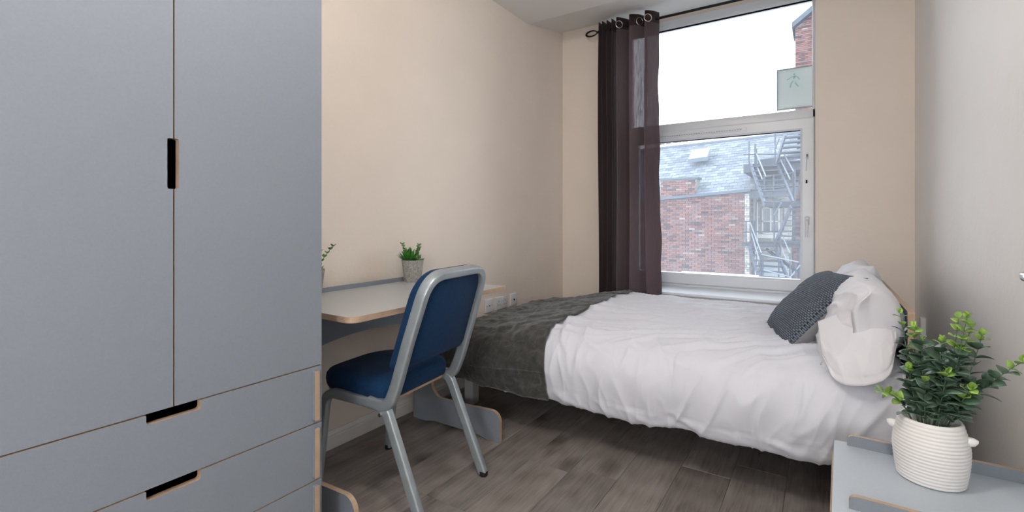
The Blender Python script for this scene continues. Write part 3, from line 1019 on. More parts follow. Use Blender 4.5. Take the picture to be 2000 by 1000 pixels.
for k in range(n): b.faces.new([rings[0][k], rings[0][(k + 1) % n], rings[1][(k + 1) % n], rings[1][k]])
b.faces.new(rings[0]); b.faces.new(rings[1])
obj('seat_board', b, PLY['z'], t, local=True)

# ================================================================= BED
bx0, bx1 = -1.72, 0.235
t = thing('bed', 'low double bed frame with blue-grey plywood-edged headboard under the bedding', 'bed', (-0.74, 2.76, 0))
b = BM(); panel(b, fillet([(2.10, 0.02), (3.44, 0.02), (3.44, .738), (2.10, .738)], [0, 0, .01, .01], 3), .246, .266, 'x')
obj('headboard', b, [M['shaded_laminate'], PLY['x']], t)
b = BM(); box(b, bx0, bx1, 2.12, 3.42, .20, .27, bevel=.006); obj('bed_base', b, material('pale_bed_base', (0.30, 0.32, 0.34), .8), t)
for lx in (-1.69, .18):
    for ly in (2.17, 3.34):
        b = BM(); box(b, lx - .03, lx + .03, ly - .03, ly + .03, 0, .20, bevel=.004); obj('leg', b, material('pale_bed_leg', (0.42, 0.43, 0.44), .5), t)
b = BM(); box(b, bx0 + .03, .228, 2.115, 3.395, .27, .385, bevel=.04, segs=4)
mo = obj('mattress', b, M['linen'], None, smooth=True, angle=40)
tag(mo, 'white mattress lying on the low bed base, covered by the duvet', 'mattress')

def fnoise(x, y, z=0.0):
    return noise.noise(Vector((x, y, z)))
def ridge(x, y, z=0.0, p=3):
    v = 1 - abs(fnoise(x, y, z)) * 1.6
    return max(0.0, v) ** p
prof2 = catmull([(2.035, .196, 0), (1.985, .205, 0), (1.962, .27, 0), (1.950, .36, 0), (1.975, .445, 0), (2.05, .503, 0), (2.20, .530, 0), (2.55, .548, 0), (2.95, .546, 0),
                 (3.22, .528, 0), (3.37, .495, 0), (3.44, .43, 0), (3.462, .34, 0), (3.455, .24, 0)], 12)
# resample by arc length
def resample(P, n):
    d = [0]
    for a, c in zip(P, P[1:]): d.append(d[-1] + (c - a).length)
    out = []
    for k in range(n):
        s = d[-1] * k / (n - 1)
        i = max(0, min(len(P) - 2, next((j for j in range(len(d) - 1) if d[j + 1] >= s), len(d) - 2)))
        f = (s - d[i]) / max(1e-9, d[i + 1] - d[i])
        out.append(P[i].lerp(P[i + 1], f))
    return out, d[-1]
NQ = 210
PR, PLEN = resample(prof2, NQ)
def hem_z(x):
    # bottom line of the near side: hangs a little lower towards the headboard end
    return .010 * math.sin(x * 3.1 + .6) + .004 * math.sin(x * 9.7) + .003 * math.sin(x * 23)
def bed_point(x, q):
    """q index into the profile; returns base point (smooth) handling the foot end"""
    p = PR[q]; y, z = p.x, p.y
    xf = -1.58
    X = x
    sg = max(0.0, min(1.0, (-1.05 - x) / .58)); sg = sg * sg * (3 - 2 * sg)
    z = z - .088 * sg * max(0, min(1, (z - .22) / .25))
    zz, yy = z, y
    if x < xf:     # arc over the foot end
        a = (xf - x) / .30
        if a <= 1:
            ph = a * math.pi / 2
            X = xf - .215 * math.sin(ph)
            k = 1 - math.cos(ph)
            zz = z - k * .10 * max(0, (z - .2) / .35)
            yy = 2.74 + (y - 2.74) * (1 - .035 * k)
        else:
            X = xf - .215 - .004 * (a - 1)
            zz = (z - .10 * max(0, (z - .2) / .35)); zz = zz + (.23 - zz) * min(1, (a - 1) / .9) if zz > .23 else zz
            yy = 2.74 + (y - 2.74) * .965
    return Vector((X, yy, zz))
def wrinkle(x, q):
    p = PR[q]; y, z = p.x, p.y
    top = max(0, min(1, (z - .44) / .08)); near = y < 2.74
    side = 1 - top
    w_ = 0.0
    # long creases across the top, fanning from the pillows to the foot
    ang = .35 + .25 * (x + .6)
    u_ = x * math.cos(ang) + y * math.sin(ang); v_ = -x * math.sin(ang) + y * math.cos(ang)
    u2 = u_ + .10 * fnoise(x * 3, y * 3, 2)
    v2 = v_ + .05 * fnoise(x * 4, y * 4, 9)
    w_ += top * (.016 * ridge(u2 * 1.3, v2 * 11, 1.0, 3) + .006 * fnoise(u2 * 2.5, v2 * 20, 4) + .010 * fnoise(x * 2.3, y * 3.0, 7) + .007 * ridge(u2 * 2.1 + 5, v2 * 17 + 3, 31, 5))
    # shoulder creases running over the near edge diagonally
    sh = math.exp(-((z - .49) / .045) ** 2) if near else 0
    d_ = x * .9 + (z - .4) * 1.5
    w_ += sh * (.017 * ridge(d_ * 7 + .6 * fnoise(x * 5, z * 6, 3), z * 3, 5, 3) - .003)
    # side folds
    if near:
        d2 = x - (z - .3) * (.35 if x > -.5 else -.15)
        w_ += side * (.004 * ridge(d2 * 15 + .5 * fnoise(x * 8, z * 7, 2), z * 4, 17, 5) + .014 * fnoise(d2 * 4.2, z * 2.0, 11) + .010 * ridge(d2 * 9 + .4 * fnoise(x * 6, z * 5, 1), z * 2.5, 12, 4))
        hb = math.exp(-((z - .235) / .035) ** 2) if y < 2.0 else .6
        w_ += hb * (.006 * ridge(x * 8 + z * 14, z * 9 - x * 3, 21, 3) + .005 * fnoise(x * 13 + z * 16, z * 14, 22) + .005 * ridge(x * 5 - z * 12, z * 16 + x * 6, 23, 5) - .003)
        seam = math.exp(-((z - .262 - .008 * math.sin(x * 5)) / .004) ** 2)
        w_ -= .003 * seam * (y < 2.0)
    return w_
def bed_surface(x0, x1, nx, q0, q1, off, amp=1.0, extra=None, hem_drop=0.0):
    qs = list(range(q0, q1))
    xs = [x0 + (x1 - x0) * i / (nx - 1) for i in range(nx)]
    base = np.array([[bed_point(x, q) for q in qs] for x in xs])
    gu = np.gradient(base, axis=0); gv = np.gradient(base, axis=1)
    nrm = np.cross(gu, gv); nrm /= (np.linalg.norm(nrm, axis=2, keepdims=True) + 1e-9)
    # make them point outwards
    mid = np.array([0, 2.74, .25])
    if np.sum(nrm[nx // 2, len(qs) // 2] * np.array([0, 0, 1])) < 0: nrm = -nrm
    W = np.array([[wrinkle(x, q) * amp + off + (extra(x, q) if extra else 0) for q in qs] for x in xs])
    V = base + nrm * W[..., None]
    for i, x in enumerate(xs):
        for j, q in enumerate(qs):
            if PR[q].x < 2.06 and PR[q].y < .36:
                f = (.36 - PR[q].y) / .16
                V[i, j, 2] += f * hem_z(x) - f * hem_drop
    return V, nx, len(qs)
V, a_, b_ = bed_surface(-1.82, .238, 420, 0, NQ, .0)
dv = grid_mesh('duvet', V, a_, b_, M['linen'], solid=-.008)
tag(dv, 'white creased duvet covering the double bed and hanging over its near side', 'duvet')
# throw over the foot of the bed
def throw_edge(q):
    p = PR[q]
    return -1.085 + .015 * math.sin(p.x * 7 + p.y * 5) - .05 * max(0, (p.x - 2.2)) / 1.3
def throw_extra(x, q):
    p = PR[q]
    e = .004 * fnoise(x * 9, p.x * 6 + p.y * 8, 40) + .004 * fnoise(x * 22, p.x * 14 + p.y * 18, 41)
    if p.y < .27 and p.x < 2.0: e += .004
    return e
V, a_, b_ = bed_surface(-1.83, -1.09, 170, 6, NQ - 8, .013, 0.65, throw_extra, hem_drop=-.006)
# free edge follows a wavy line and thickens
for i in range(a_):
    f = i / (a_ - 1)
    for j in range(b_):
        q = 6 + j
        V[i, j, 0] += (f ** 2) * (throw_edge(q) + 1.09)
th = grid_mesh('throw_blanket', V, a_, b_, M['plush'], solid=.009)
tag(th, 'charcoal grey plush throw spread over the foot of the bed', 'blanket')
# stitched hem band of the throw near its lower edge
def hem_line(j, off):
    return [Vector(V[i, j]) + Vector((0, off, 0)) for i in range(30, a_, 3)]
b = BM(); tube(b, hem_line(14, -.010), .0035, 8)
obj('hem', b, M['plush'], th, smooth=True)
# lower folded flap of the throw showing below its hem
V2 = []
xs = [-1.66 + (.57) * i / 59 for i in range(60)]
for x_ in xs:
    row = []
    for k in range(14):
        f = k / 13
        z_ = .250 - .055 * f - .010 * math.sin(x_ * 9) * f
        row.append((x_, 1.975 + .010 * fnoise(x_ * 12, f * 2, 3) + .012 * f, z_))
    V2.append(row)
fl2 = grid_mesh('under_flap', np.array(V2), 60, 14, M['plush'], parent=th, solid=.006)

# ---------------------------------------------------------------- pillows
def pillow_mesh(w_, h_, th_, seed, nu=110, nv=80, crease=.006, flap=0.0, pinch=.07):
    """local: x = width, y = height, z = thickness. returns top and bottom grids"""
    def surf(sgn):
        G_ = np.zeros((nu, nv, 3))
        for i in range(nu):
            u = -1 + 2 * i / (nu - 1)
            for j in range(nv):
                v = -1 + 2 * j / (nv - 1)
                uu = u
                body = 1.0
                if flap:
                    # part of -u side is empty case
                    e = -1 + flap
                    if u < e: body = 0.0; uu = -1
                    else: uu = -1 + 2 * (u - e) / (1 - e)
                tt = (max(0, 1 - abs(uu) ** 3.0) ** .5) * (max(0, 1 - abs(v) ** 2.6) ** .5)
                X = w_ / 2 * u * (1 - pinch * (1 - v * v) ** 1 * (abs(u) ** 3))
                Y = h_ / 2 * v * (1 - pinch * (1 - u * u) * (abs(v) ** 3))
                if flap and u < -1 + flap:
                    k = (-1 + flap - u) / flap
                    tt = .10 * (1 - .3 * k) * max(0, 1 - v ** 4)
                    Y *= 1 - .06 * k
                cr = crease * (ridge(u * 1.7 + .5 * fnoise(u * 3, v * 3, seed), v * 2.4 + u, seed + sgn, 3)
                               + .7 * ridge((u + v) * 3.1, (u - v) * 1.2, seed + 5 + sgn, 4) - .5 + .5 * fnoise(u * 2, v * 2, seed + 8)) * min(1, tt * 2.2 + .1)
                # creases running into the corners
                G_[i, j] = (X, Y, sgn * (th_ / 2 * tt + .0015) + sgn * cr)
        return G_
    return surf(1), surf(-1), nu, nv
def build_pillow(name, M4, mats, parent=None, uv=False, post=None, **kw):
    T, Bt, nu, nv = pillow_mesh(**kw)
    V, F, MI, UV = [], [], [], []
    for gi, G_ in enumerate((T, Bt)):
        o0 = len(V)
        for i in range(nu):
            for j in range(nv):
                p = Vector(G_[i, j])
                if post: p = post(p, i / (nu - 1) * 2 - 1, j / (nv - 1) * 2 - 1)
                V.append(tuple(M4 @ p))
                UV.append((i / (nu - 1), j / (nv - 1)))
        for i in range(nu - 1):
            for j in range(nv - 1):
                q = (o0 + i * nv + j, o0 + (i + 1) * nv + j, o0 + (i + 1) * nv + j + 1, o0 + i * nv + j + 1)
                F.append(q if gi == 0 else q[::-1]); MI.append(gi if len(mats) > 1 else 0)
    # stitch the rim
    def rim(o0):
        r = [o0 + i * nv for i in range(nu)] + [o0 + (nu - 1) * nv + j for j in range(1, nv)] + [o0 + i * nv + nv - 1 for i in range(nu - 2, -1, -1)] + [o0 + j for j in range(nv - 2, 0, -1)]
        return r
    A, B = rim(0), rim(nu * nv)
    for k in range(len(A)):
        F.append((A[k], B[k], B[(k + 1) % len(A)], A[(k + 1) % len(A)])); MI.append(len(mats) - 1)
    me = bpy.data.meshes.new(name)
    me.from_pydata(V, [], F); me.update()
    for m in mats: me.materials.append(m)
    me.polygons.foreach_set('use_smooth', [True] * len(me.polygons))
    me.polygons.foreach_set('material_index', MI)
    if uv:
        ul = me.uv_layers.new(name='uv')
        for lp in me.loops: ul.data[lp.index].uv = UV[lp.vertex_index]
    return link_mesh(name, me, parent)
def frame(c, xdir, ydir):
    x_ = Vector(xdir).normalized(); y_ = Vector(ydir); y_ = (y_ - x_ * y_.dot(x_)).normalized(); z_ = x_.cross(y_)
    M4 = Matrix((x_, y_, z_)).transposed().to_4x4(); M4.translation = Vector(c)
    return M4

# near pillow: long side along the bed width, leaning on the headboard; its open case end droops towards the camera
def droop(p, u, v):
    if u < -.62:
        k = (-.62 - u) / .38
        k2 = k * k
        # case end gathers and hangs: top corner sinks, bottom hem drops over the duvet
        p = Vector((p.x + .035 * k2, p.y - .055 * k2 * (.4 + .6 * (v + 1) / 2) , p.z - .045 * k2 + .016 * math.sin(v * 5 + 1) * k))
    p.z += -.045 * (p.y / .2) ** 2
    return p
Mp = frame((.132, 2.335, .640), (0, 1, .02), (.36, 0, .93))
build_pillow('pillow', Mp, [M['pillow']], w_=.66, h_=.37, th_=.235, seed=3, flap=.13, crease=.007, post=droop)
pil = bpy.data.objects['pillow']
# folded hem of the open pillowcase end, hanging in front of the pillow
top_e = catmull([survey(1597, 628, Y=2.16), survey(1640, 612, Y=2.15), survey(1690, 606, Y=2.15), survey(1728, 610, Y=2.16), survey(1746, 618, Y=2.18)], 14)
bot_e = catmull([survey(1606, 694, Y=2.06), survey(1634, 740, Y=1.985), survey(1688, 747, Y=1.955), survey(1734, 728, Y=1.975), survey(1750, 672, Y=2.08)], 14)
rows = []
for n_i, (a_e, c_e) in enumerate(zip(top_e, bot_e)):
    s_n = n_i / (len(top_e) - 1)
    row = []
    for k in range(34):
        f = k / 33
        p = a_e.lerp(c_e, f)
        bulge = .046 * math.sin(math.pi * min(1, f * .80)) * math.sin(math.pi * (.12 + .76 * s_n)) ** .6
        cr = .011 * ridge(s_n * 3.2 + .5 * f, f * 1.1 + s_n, 61, 3) + .006 * ridge(s_n * 6 - f * 2, f * 2.0, 66, 4) + .008 * fnoise(s_n * 4, f * 3, 64)
        lip = .006 * math.exp(-((f - .90) / .02) ** 2)
        row.append((p.x, p.y - bulge - cr * max(0, min(1, (f - .25) * 2.5)) + lip, p.z))
    rows.append(row)
grid_mesh('case_hem', np.array(rows), len(rows), 34, M['pillow'], parent=pil, solid=.003)
tag(pil, 'white pillow with its open creased case end facing the plant, nearest on the bed', 'pillow')
Mp = frame((.120, 3.02, .640), (0, 1, -.02), (.36, .02, .9))
p2 = build_pillow('pillow', Mp, [M['pillow']], w_=.66, h_=.42, th_=.20, seed=13, crease=.008, pinch=.10)
tag(p2, 'white pillow against the headboard, farther one behind the knitted cushion', 'pillow')
Mc = frame((-.040, 2.50, .660), (.28, -.93, .03), (.66, .16, .72))
cu = build_pillow('cushion', Mc, [M['knit'], M['cushion_back']], w_=.40, h_=.42, th_=.16, seed=23, crease=.003, uv=True, pinch=.09, nu=70, nv=70)
tag(cu, 'square cushion with blue-grey knitted front propped against the white pillows', 'cushion')

# ================================================================= CURTAIN AND ROD
RY, RZ = 3.545, 2.545
t = thing('curtain_rod', 'black curtain rod with open oval finial above the window', 'curtain rod', (-.7, RY, RZ))
b = BM(); tube(b, [(-1.462, RY, RZ), (.30, RY, RZ)], .0095, 14); obj('rod', b, M['black'], t, smooth=True, angle=40)
b = BM(); tube(b, [(-1.500, RY, RZ), (-1.487, RY, RZ), (-1.482, RY, RZ), (-1.462, RY, RZ)], [.007, .012, .0105, .0125], 14)
obj('rod_collar', b, M['black'], t, smooth=True, angle=40)
b = BM()
n = 40
pts = [(-1.546 + .046 * math.cos(2 * math.pi * k / n), RY, RZ + .021 * math.sin(2 * math.pi * k / n)) for k in range(n)]
rr = [.0042 + .004 * (0.5 - 0.5 * math.cos(2 * math.pi * k / n)) for k in range(n)]
tube(b, pts, rr, 10, closed=True, up=Vector((0, 1, 0))); obj('finial', b, M['black'], t, smooth=True)
for xb in (-1.40, .24):
    b = BM(); tube(b, bend([(xb, WF - .001, RZ - .012), (xb, RY, RZ - .014), (xb, RY - .001, RZ)], .01), .006, 10); obj('bracket', b, M['black'], t, smooth=True)

# plan outline of the gathered curtain: tight folds at the left, wider towards the glass
plan = [(-1.470, .030), (-1.462, -.055), (-1.448, .045), (-1.430, -.058), (-1.412, .050), (-1.392, -.060), (-1.374, .050), (-1.352, -.062), (-1.335, .040),
        (-1.312, -.065), (-1.262, -.005), (-1.236, .050), (-1.222, -.010), (-1.214, -.062), (-1.160, -.030), (-1.118, .045), (-1.106, .000), (-1.096, -.066), (-1.050, -.030), (-1.016, .030)]
pl3 = catmull([(x_, y_, 0) for x_, y_ in plan], 14)
NC = len(pl3); NZ = 90
ZTOP, ZBOT = 2.600, 0.10
Vc = np.zeros((NC, NZ, 3))
for i, p in enumerate(pl3):
    s_ = i / (NC - 1)
    for j in range(NZ):
        f = j / (NZ - 1)
        z_ = ZTOP + (ZBOT - ZTOP) * f
        flare = 1 + .06 * f + .03 * math.sin(f * 6 + s_ * 3)
        x_ = -1.243 + (p.x + 1.243) * flare + .012 * f * fnoise(s_ * 7, f * 2.2, 3)
        y_ = RY + p.y * (1 - .25 * f) + .008 * fnoise(s_ * 6, f * 3, 8) * min(1, f * 3)
        edge = max(0, (s_ - .88) / .12)
        x_ += edge * (.004 * math.sin(f * 21) + .003 * math.sin(f * 47 + 1)) * min(1, f * 6) + edge * .012 * max(0, f - .75) * 4
        Vc[i, j] = (x_, y_, z_)
cur = thing('curtain', 'dark brown eyelet curtain gathered at the left of the window', 'curtain', (-1.243, RY, 2.6))
jh = 3
grid_mesh('header_band', Vc[:, :jh + 1], NC, jh + 1, M['curtain_hem'], parent=cur, solid=.0022)
ih = int(NC * .875)
grid_mesh('curtain_cloth', Vc[:ih + 1, jh:], ih + 1, NZ - jh, M['curtain'], parent=cur)
grid_mesh('side_hem', Vc[ih:, jh:], NC - ih, NZ - jh, M['curtain_side'], parent=cur)
# metal eyelets on the faces that turn to the room
def eyelet(x_, y_, ang):
    b = BM()
    n = 28
    c = Vector((x_, y_, RZ + .0))
    e1 = Vector((math.cos(ang), math.sin(ang), 0)); e2 = Vector((0, 0, 1))
    pts = [c + e1 * (.027 * math.cos(2 * math.pi * k / n)) + e2 * (.027 * math.sin(2 * math.pi * k / n)) for k in range(n)]
    tube(b, pts, .0045, 8, closed=True, up=e1.cross(e2)); obj('eyelet', b, M['steel_ring'], cur, smooth=True)
eyelet(-1.297, RY - .052, R(45)); eyelet(-1.147, RY - .024, R(50)); eyelet(-1.076, RY - .054, R(35))

# ================================================================= BEDSIDE TABLE
NZT = 0.430
nx0, nx1, ny0, ny1 = .024, WR - .014, 1.235, 1.618
LS = M['lit_laminate']
t = thing('bedside_table', 'blue-grey bedside table with raised plywood-edged sides, front right', 'bedside table', (.24, 1.43, 0), rz=R(-1.6))
b = BM(); panel(b, fillet([(nx0, ny0 - .03), (nx1, ny0 - .03), (nx1, ny1), (nx0, ny1)], [.01, 0, 0, .01], 5), NZT - .018, NZT, 'z')
obj('tabletop', b, [LS, LS], t)
lp = [(nx0 + .030, NZT), (nx1, NZT), (nx1, NZT + .029), (nx0 + .030, NZT + .029)]
for y in (ny1 - .022, ny0 + .012):
    b = BM(); panel(b, fillet(lp, [0, 0, 0, .027], 8), y, y + .012, 'y'); obj('side_lip', b, [M['laminate'], PLY['y']], t)
for y in (ny0 + .002, ny1 - .02):
    b = BM(); panel(b, [(nx0 + .02, 0), (nx1, 0), (nx1, NZT - .0185), (nx0 + .02, NZT - .0185)], y, y + .018, 'y'); obj('side_panel', b, [M['laminate'], PLY['y']], t)
b = BM(); panel(b, [(ny0 - .02, .22), (ny1 - .035, .22), (ny1 - .035, NZT - .022), (ny0 - .02, NZT - .022)], nx0 - .004, nx0 + .012, 'x'); obj('drawer_front', b, [M['laminate'], PLY['x']], t)
b = BM(); panel(b, [(ny0 - .02, .03), (ny1 - .035, .03), (ny1 - .035, .217), (ny0 - .02, .217)], nx0 - .004, nx0 + .012, 'x'); obj('drawer_front', b, [M['laminate'], PLY['x']], t)
b = BM(); panel(b, [(nx0 + .02, ny0 + .02), (nx1, ny0 + .02), (nx1, ny1 - .02), (nx0 + .02, ny1 - .02)], .03, .045, 'z'); obj('bottom_panel', b, [M['laminate'], PLY['z']], t)

# ================================================================= EUCALYPTUS IN A RIBBED POT
pcx, pcy = .2185, 1.505
t = thing('potted_eucalyptus', 'white ribbed ceramic pot of leafy eucalyptus stems on the bedside table', 'plant', (pcx, pcy, NZT))
b = BM()
pf = [(0, .0), (.060, .0), (.0635, .003)]
H = .146
def body_r(s_):
    return .0635 + .0085 * math.sin(min(1, s_ / .55) * math.pi / 2) if s_ < .55 else .072 - .0135 * ((s_ - .55) / .45) ** 1.6
nr = 17
for k in range(nr * 6 + 1):
    s_ = .03 + .93 * k / (nr * 6)
    pf.append((body_r(s_) + .0007 * math.cos(2 * math.pi * k / 6), s_ * H))
pf += [(.0590, H * .985), (.0575, H), (.0545, H), (.0535, H * .97), (.054, H * .80), (.050, H * .78), (0, H * .78)]
lathe(b, pf, (pcx, pcy, NZT), 72)
pot = obj('pot', b, M['ceramic'], t, smooth=True, angle=60)
ea = R(-14)
for s in (-1, 1):
    b = BM()
    d = Vector((math.cos(ea) * s, math.sin(ea) * s, 0))
    c0 = Vector((pcx, pcy, NZT + H * .76)) + d * .060
    tube(b, [c0, c0 + d * .010, c0 + d * .017 + Vector((0, 0, .001)), c0 + d * .0215 + Vector((0, 0, .001)), c0 + d * .0228], [.0115, .0105, .009, .006, .001], 16)
    obj('pot_ear', b, M['ceramic'], pot, smooth=True)
b = BM(); lathe(b, [(0, .115), (.03, .114), (.0525, .110), (.0525, .108), (0, .107)], (pcx, pcy, NZT), 32)
obj('moss', b, M['soil'], t, smooth=True)

def leaf_mesh(name, mat, L_, W_):
    bm = BM()
    n = 6
    rows = []
    for k in range(n + 1):
        f = k / n
        wd = W_ / 2 * math.sin(math.pi * min(1.0, max(.02, f)) ** .85) ** .62 if 0 < k < n else .0006
        x_ = L_ * f; zc = -.10 * L_ * (f * 2 - 1) ** 2 + .10 * L_
        rows.append([bm.verts.new((x_, -wd, zc + wd * .16)), bm.verts.new((x_, 0, zc)), bm.verts.new((x_, wd, zc + wd * .16))])
    for A, B in zip(rows, rows[1:]):
        for q in range(2): bm.faces.new([A[q], A[q + 1], B[q + 1], B[q]])
    ret = bmesh.ops.extrude_face_region(bm, geom=list(bm.faces))
    vs = [g_ for g_ in ret['geom'] if isinstance(g_, bmesh.types.BMVert)]
    bmesh.ops.translate(bm, verts=vs, vec=(0, 0, .0007))
    bmesh.ops.recalc_face_normals(bm, faces=bm.faces)
    me = bpy.data.meshes.new(name); bm.to_mesh(me); bm.free()
    me.materials.append(mat)
    for p in me.polygons: p.use_smooth = True
    return me
LEAF = [leaf_mesh('leaf', M['leaf'], .037, .032), leaf_mesh('leaf', M['leaf'], .042, .027), leaf_mesh('leaf', M['leaf_young'], .028, .024)]
def place_leaf(parent, me, p, d, roll, sc):
    o = bpy.data.objects.new('leaf', me); COL.objects.link(o); o.parent = parent
    d = d.normalized()
    up = Vector((0, 0, 1)); s = up.cross(d)
    if s.length < .05: s = Vector((1, 0, 0))
    s.normalize(); n_ = d.cross(s)
    Mx = Matrix((d, s, n_)).transposed() @ Matrix.Rotation(roll, 3, 'X')
    o.matrix_local = Matrix.Translation(p - root_of(parent)) @ Mx.to_4x4() @ Matrix.Scale(sc, 4)
rnd = random.Random(11)
def euc_stem(tip, base_off, bulge=Vector((0, 0, 0)), pairs=11, young=3, sc=1.0, start=.18):
    p0 = Vector((pcx, pcy, NZT + .112)) + Vector(base_off)
    tip = Vector(tip)
    mid = p0.lerp(tip, .5) + bulge
    pts = [p0 * (1 - f) ** 2 + mid * 2 * f * (1 - f) + tip * f * f for f in [k / 14 for k in range(15)]]
    b = BM(); tube(b, pts, [.0021 - .0014 * k / 14 for k in range(15)], 7)
    st_ = obj('stem', b, M['stem'], t, smooth=True)
    a0 = rnd.random() * 3
    for k in range(pairs):
        f = start + (1 - start) * (k + .4) / pairs
        idx = f * 14; i = min(13, int(idx)); p = pts[i].lerp(pts[i + 1], idx - i)
        tg = (pts[i + 1] - pts[i]).normalized()
        a0 += 1.45 + rnd.uniform(-.25, .25)
        e1 = tg.cross(Vector((0, 0, 1)));
        if e1.length < .1: e1 = Vector((1, 0, 0))
        e1.normalize(); e2 = tg.cross(e1).normalized()
        for s in (0, math.pi):
            a = a0 + s + rnd.uniform(-.2, .2)
            d = (e1 * math.cos(a) + e2 * math.sin(a)) + tg * rnd.uniform(.25, .75)
            yg = k >= pairs - young
            me = LEAF[2] if yg else LEAF[rnd.randint(0, 1)]
            q = sc * rnd.uniform(.85, 1.12) * (1 - .28 * (k / pairs) ** 2)
            place_leaf(st_, me, p, d, rnd.uniform(-.5, .5), q)
    # terminal bud leaves
    tg = (pts[-1] - pts[-2]).normalized()
    for s in range(3):
        d = tg + Vector((rnd.uniform(-.7, .7), rnd.uniform(-.7, .7), rnd.uniform(-.3, .5)))
        place_leaf(st_, LEAF[2], pts[-1], d, 0, .62 * sc)
def tip_at(u, v, Y): return survey(u, v, Y=Y)
STEMS = [
    (tip_at(1786, 640, 1.55), (-.012, .010, 0), Vector((-.010, 0, .02)), 11, 4, 1.0),
    (tip_at(1758, 612, 1.56), (-.020, .008, 0), Vector((.004, 0, -.01)), 13, 2, .85),
    (tip_at(1718, 765, 1.44), (-.028, -.004, 0), Vector((.010, .01, .045)), 6, 4, .85),
    (tip_at(1872, 622, 1.52), (.002, .006, 0), Vector((.012, .0, -.015)), 13, 4, 1.0),
    (tip_at(1918, 655, 1.53), (.018, .006, 0), Vector((.012, 0, -.01)), 10, 1, 1.0),
    (tip_at(1897, 640, 1.50), (.010, .014, 0), Vector((-.005, 0, -.02)), 11, 3, .95),
    (tip_at(1998, 706, 1.53), (.020, 0, 0), Vector((-.018, 0, .012)), 11, 2, .95),
    (tip_at(1828, 700, 1.58), (.0, .020, 0), Vector((0, 0, .01)), 10, 0, 1.1),
    (tip_at(1850, 730, 1.47), (.006, -.012, 0), Vector((0, 0, .01)), 9, 1, 1.05),
    (tip_at(1900, 760, 1.48), (.028, -.006, 0), Vector((-.006, 0, .02)), 8, 3, 1.0),
    (tip_at(1808, 745, 1.45), (-.010, -.014, 0), Vector((-.004, 0, .01)), 7, 0, 1.0),
    (tip_at(1872, 690, 1.56), (.020, .018, 0), Vector((.006, 0, 0)), 10, 0, 1.05),
    (tip_at(1800, 668, 1.52), (-.006, .0, 0), Vector((-.004, 0, .01)), 11, 0, 1.1),
    (tip_at(1840, 668, 1.53), (.006, .004, 0), Vector((.0, 0, .0)), 11, 1, 1.05),
    (tip_at(1888, 622, 1.49), (.014, .0, 0), Vector((.004, 0, -.01)), 12, 4, 1.0),
    (tip_at(1775, 720, 1.50), (-.018, .0, 0), Vector((-.004, 0, .012)), 9, 1, 1.0),
]
for s in STEMS: euc_stem(*s)

# ================================================================= OUTSIDE
out_brick = material('weathered_red_brick', (0.125, 0.070, 0.066), 0.9, obj_random=0.0, var=.15, vscale=8)
def brick_mat(name, cols, mort):
    m = bpy.data.materials.new(name); m.use_nodes = True
    nt = m.node_tree; N, L = nt.nodes, nt.links
    b = N['Principled BSDF']; b.inputs['Roughness'].default_value = .92
    oi = N.new('ShaderNodeObjectInfo'); g_ = N.new('ShaderNodeNewGeometry')
    a = N.new('ShaderNodeMath'); a.operation = 'ADD'; L.new(oi.outputs['Random'], a.inputs[0]); L.new(g_.outputs['Random Per Island'], a.inputs[1])
    f = N.new('ShaderNodeMath'); f.operation = 'FRACT'; L.new(a.outputs[0], f.inputs[0])
    r = ramp(N, cols); L.new(f.outputs[0], r.inputs['Fac'])
    L.new(r.outputs[0], b.inputs['Base Color'])
    return m
RB = [(0.0, (0.045, 0.030, 0.036)), (0.15, (0.10, 0.050, 0.047)), (0.4, (0.15, 0.072, 0.062)), (0.65, (0.19, 0.095, 0.080)), (0.90, (0.13, 0.085, 0.095)), (0.97, (0.16, 0.11, 0.10)), (1.0, (0.24, 0.20, 0.185))]
M['red_brick'] = brick_mat('red_brick', RB, None)
M['white_brick'] = brick_mat('white_painted_brick', [(0.0, (0.22, 0.215, 0.205)), (0.5, (0.33, 0.325, 0.31)), (1.0, (0.42, 0.415, 0.40))], None)
M['mortar'] = material('grey_mortar', (0.20, 0.185, 0.18), .95, var=.1, vscale=4)
M['white_mortar'] = material('pale_mortar', (0.30, 0.30, 0.30), .95)
M['slate'] = brick_mat('blue_grey_slate', [(0.0, (0.085, 0.105, 0.13)), (0.5, (0.125, 0.148, 0.175)), (1.0, (0.17, 0.195, 0.22))], None)
M['white_paint'] = material('outside_white_paint', (0.50, 0.50, 0.50), .6)
M['dark_pane'] = material('dark_far_pane', (0.05, 0.065, 0.08), .12, spec=.6)

def brick_wall(parent, x0, x1, z0, ztop, Yf, mat, limit=0, bw=.235, bh=.078, key=None, holes=()):
    """running bond on a wall face looking towards -y; ztop function of x"""
    me = unit_box('brick', mat)
    pl_ = []
    nrow = int((max(ztop(x0), ztop(x1)) - z0) / bh) + 1
    rb = random.Random(5)
    for r_ in range(nrow):
        z = z0 + bh * (r_ + .5)
        x_ = x0 - (bw / 2 if r_ % 2 else 0)
        while x_ < x1:
            a, c = max(x_, x0), min(x_ + bw, x1)
            if c - a > .05 and z + bh / 2 <= ztop((a + c) / 2) + .01:
                if not any(a < h[1] and c > h[0] and z + bh / 2 > h[2] and z - bh / 2 < h[3] for h in holes):
                    d = rb.uniform(-.006, .008)
                    pl_.append((((a + c) / 2, Yf + .02 - d, z), (c - a - .012, .06, bh - .012), None))
            x_ += bw
    if key: pl_.sort(key=key)
    pieces(parent, 'brick', me, pl_, limit, mat, 'brick_courses')

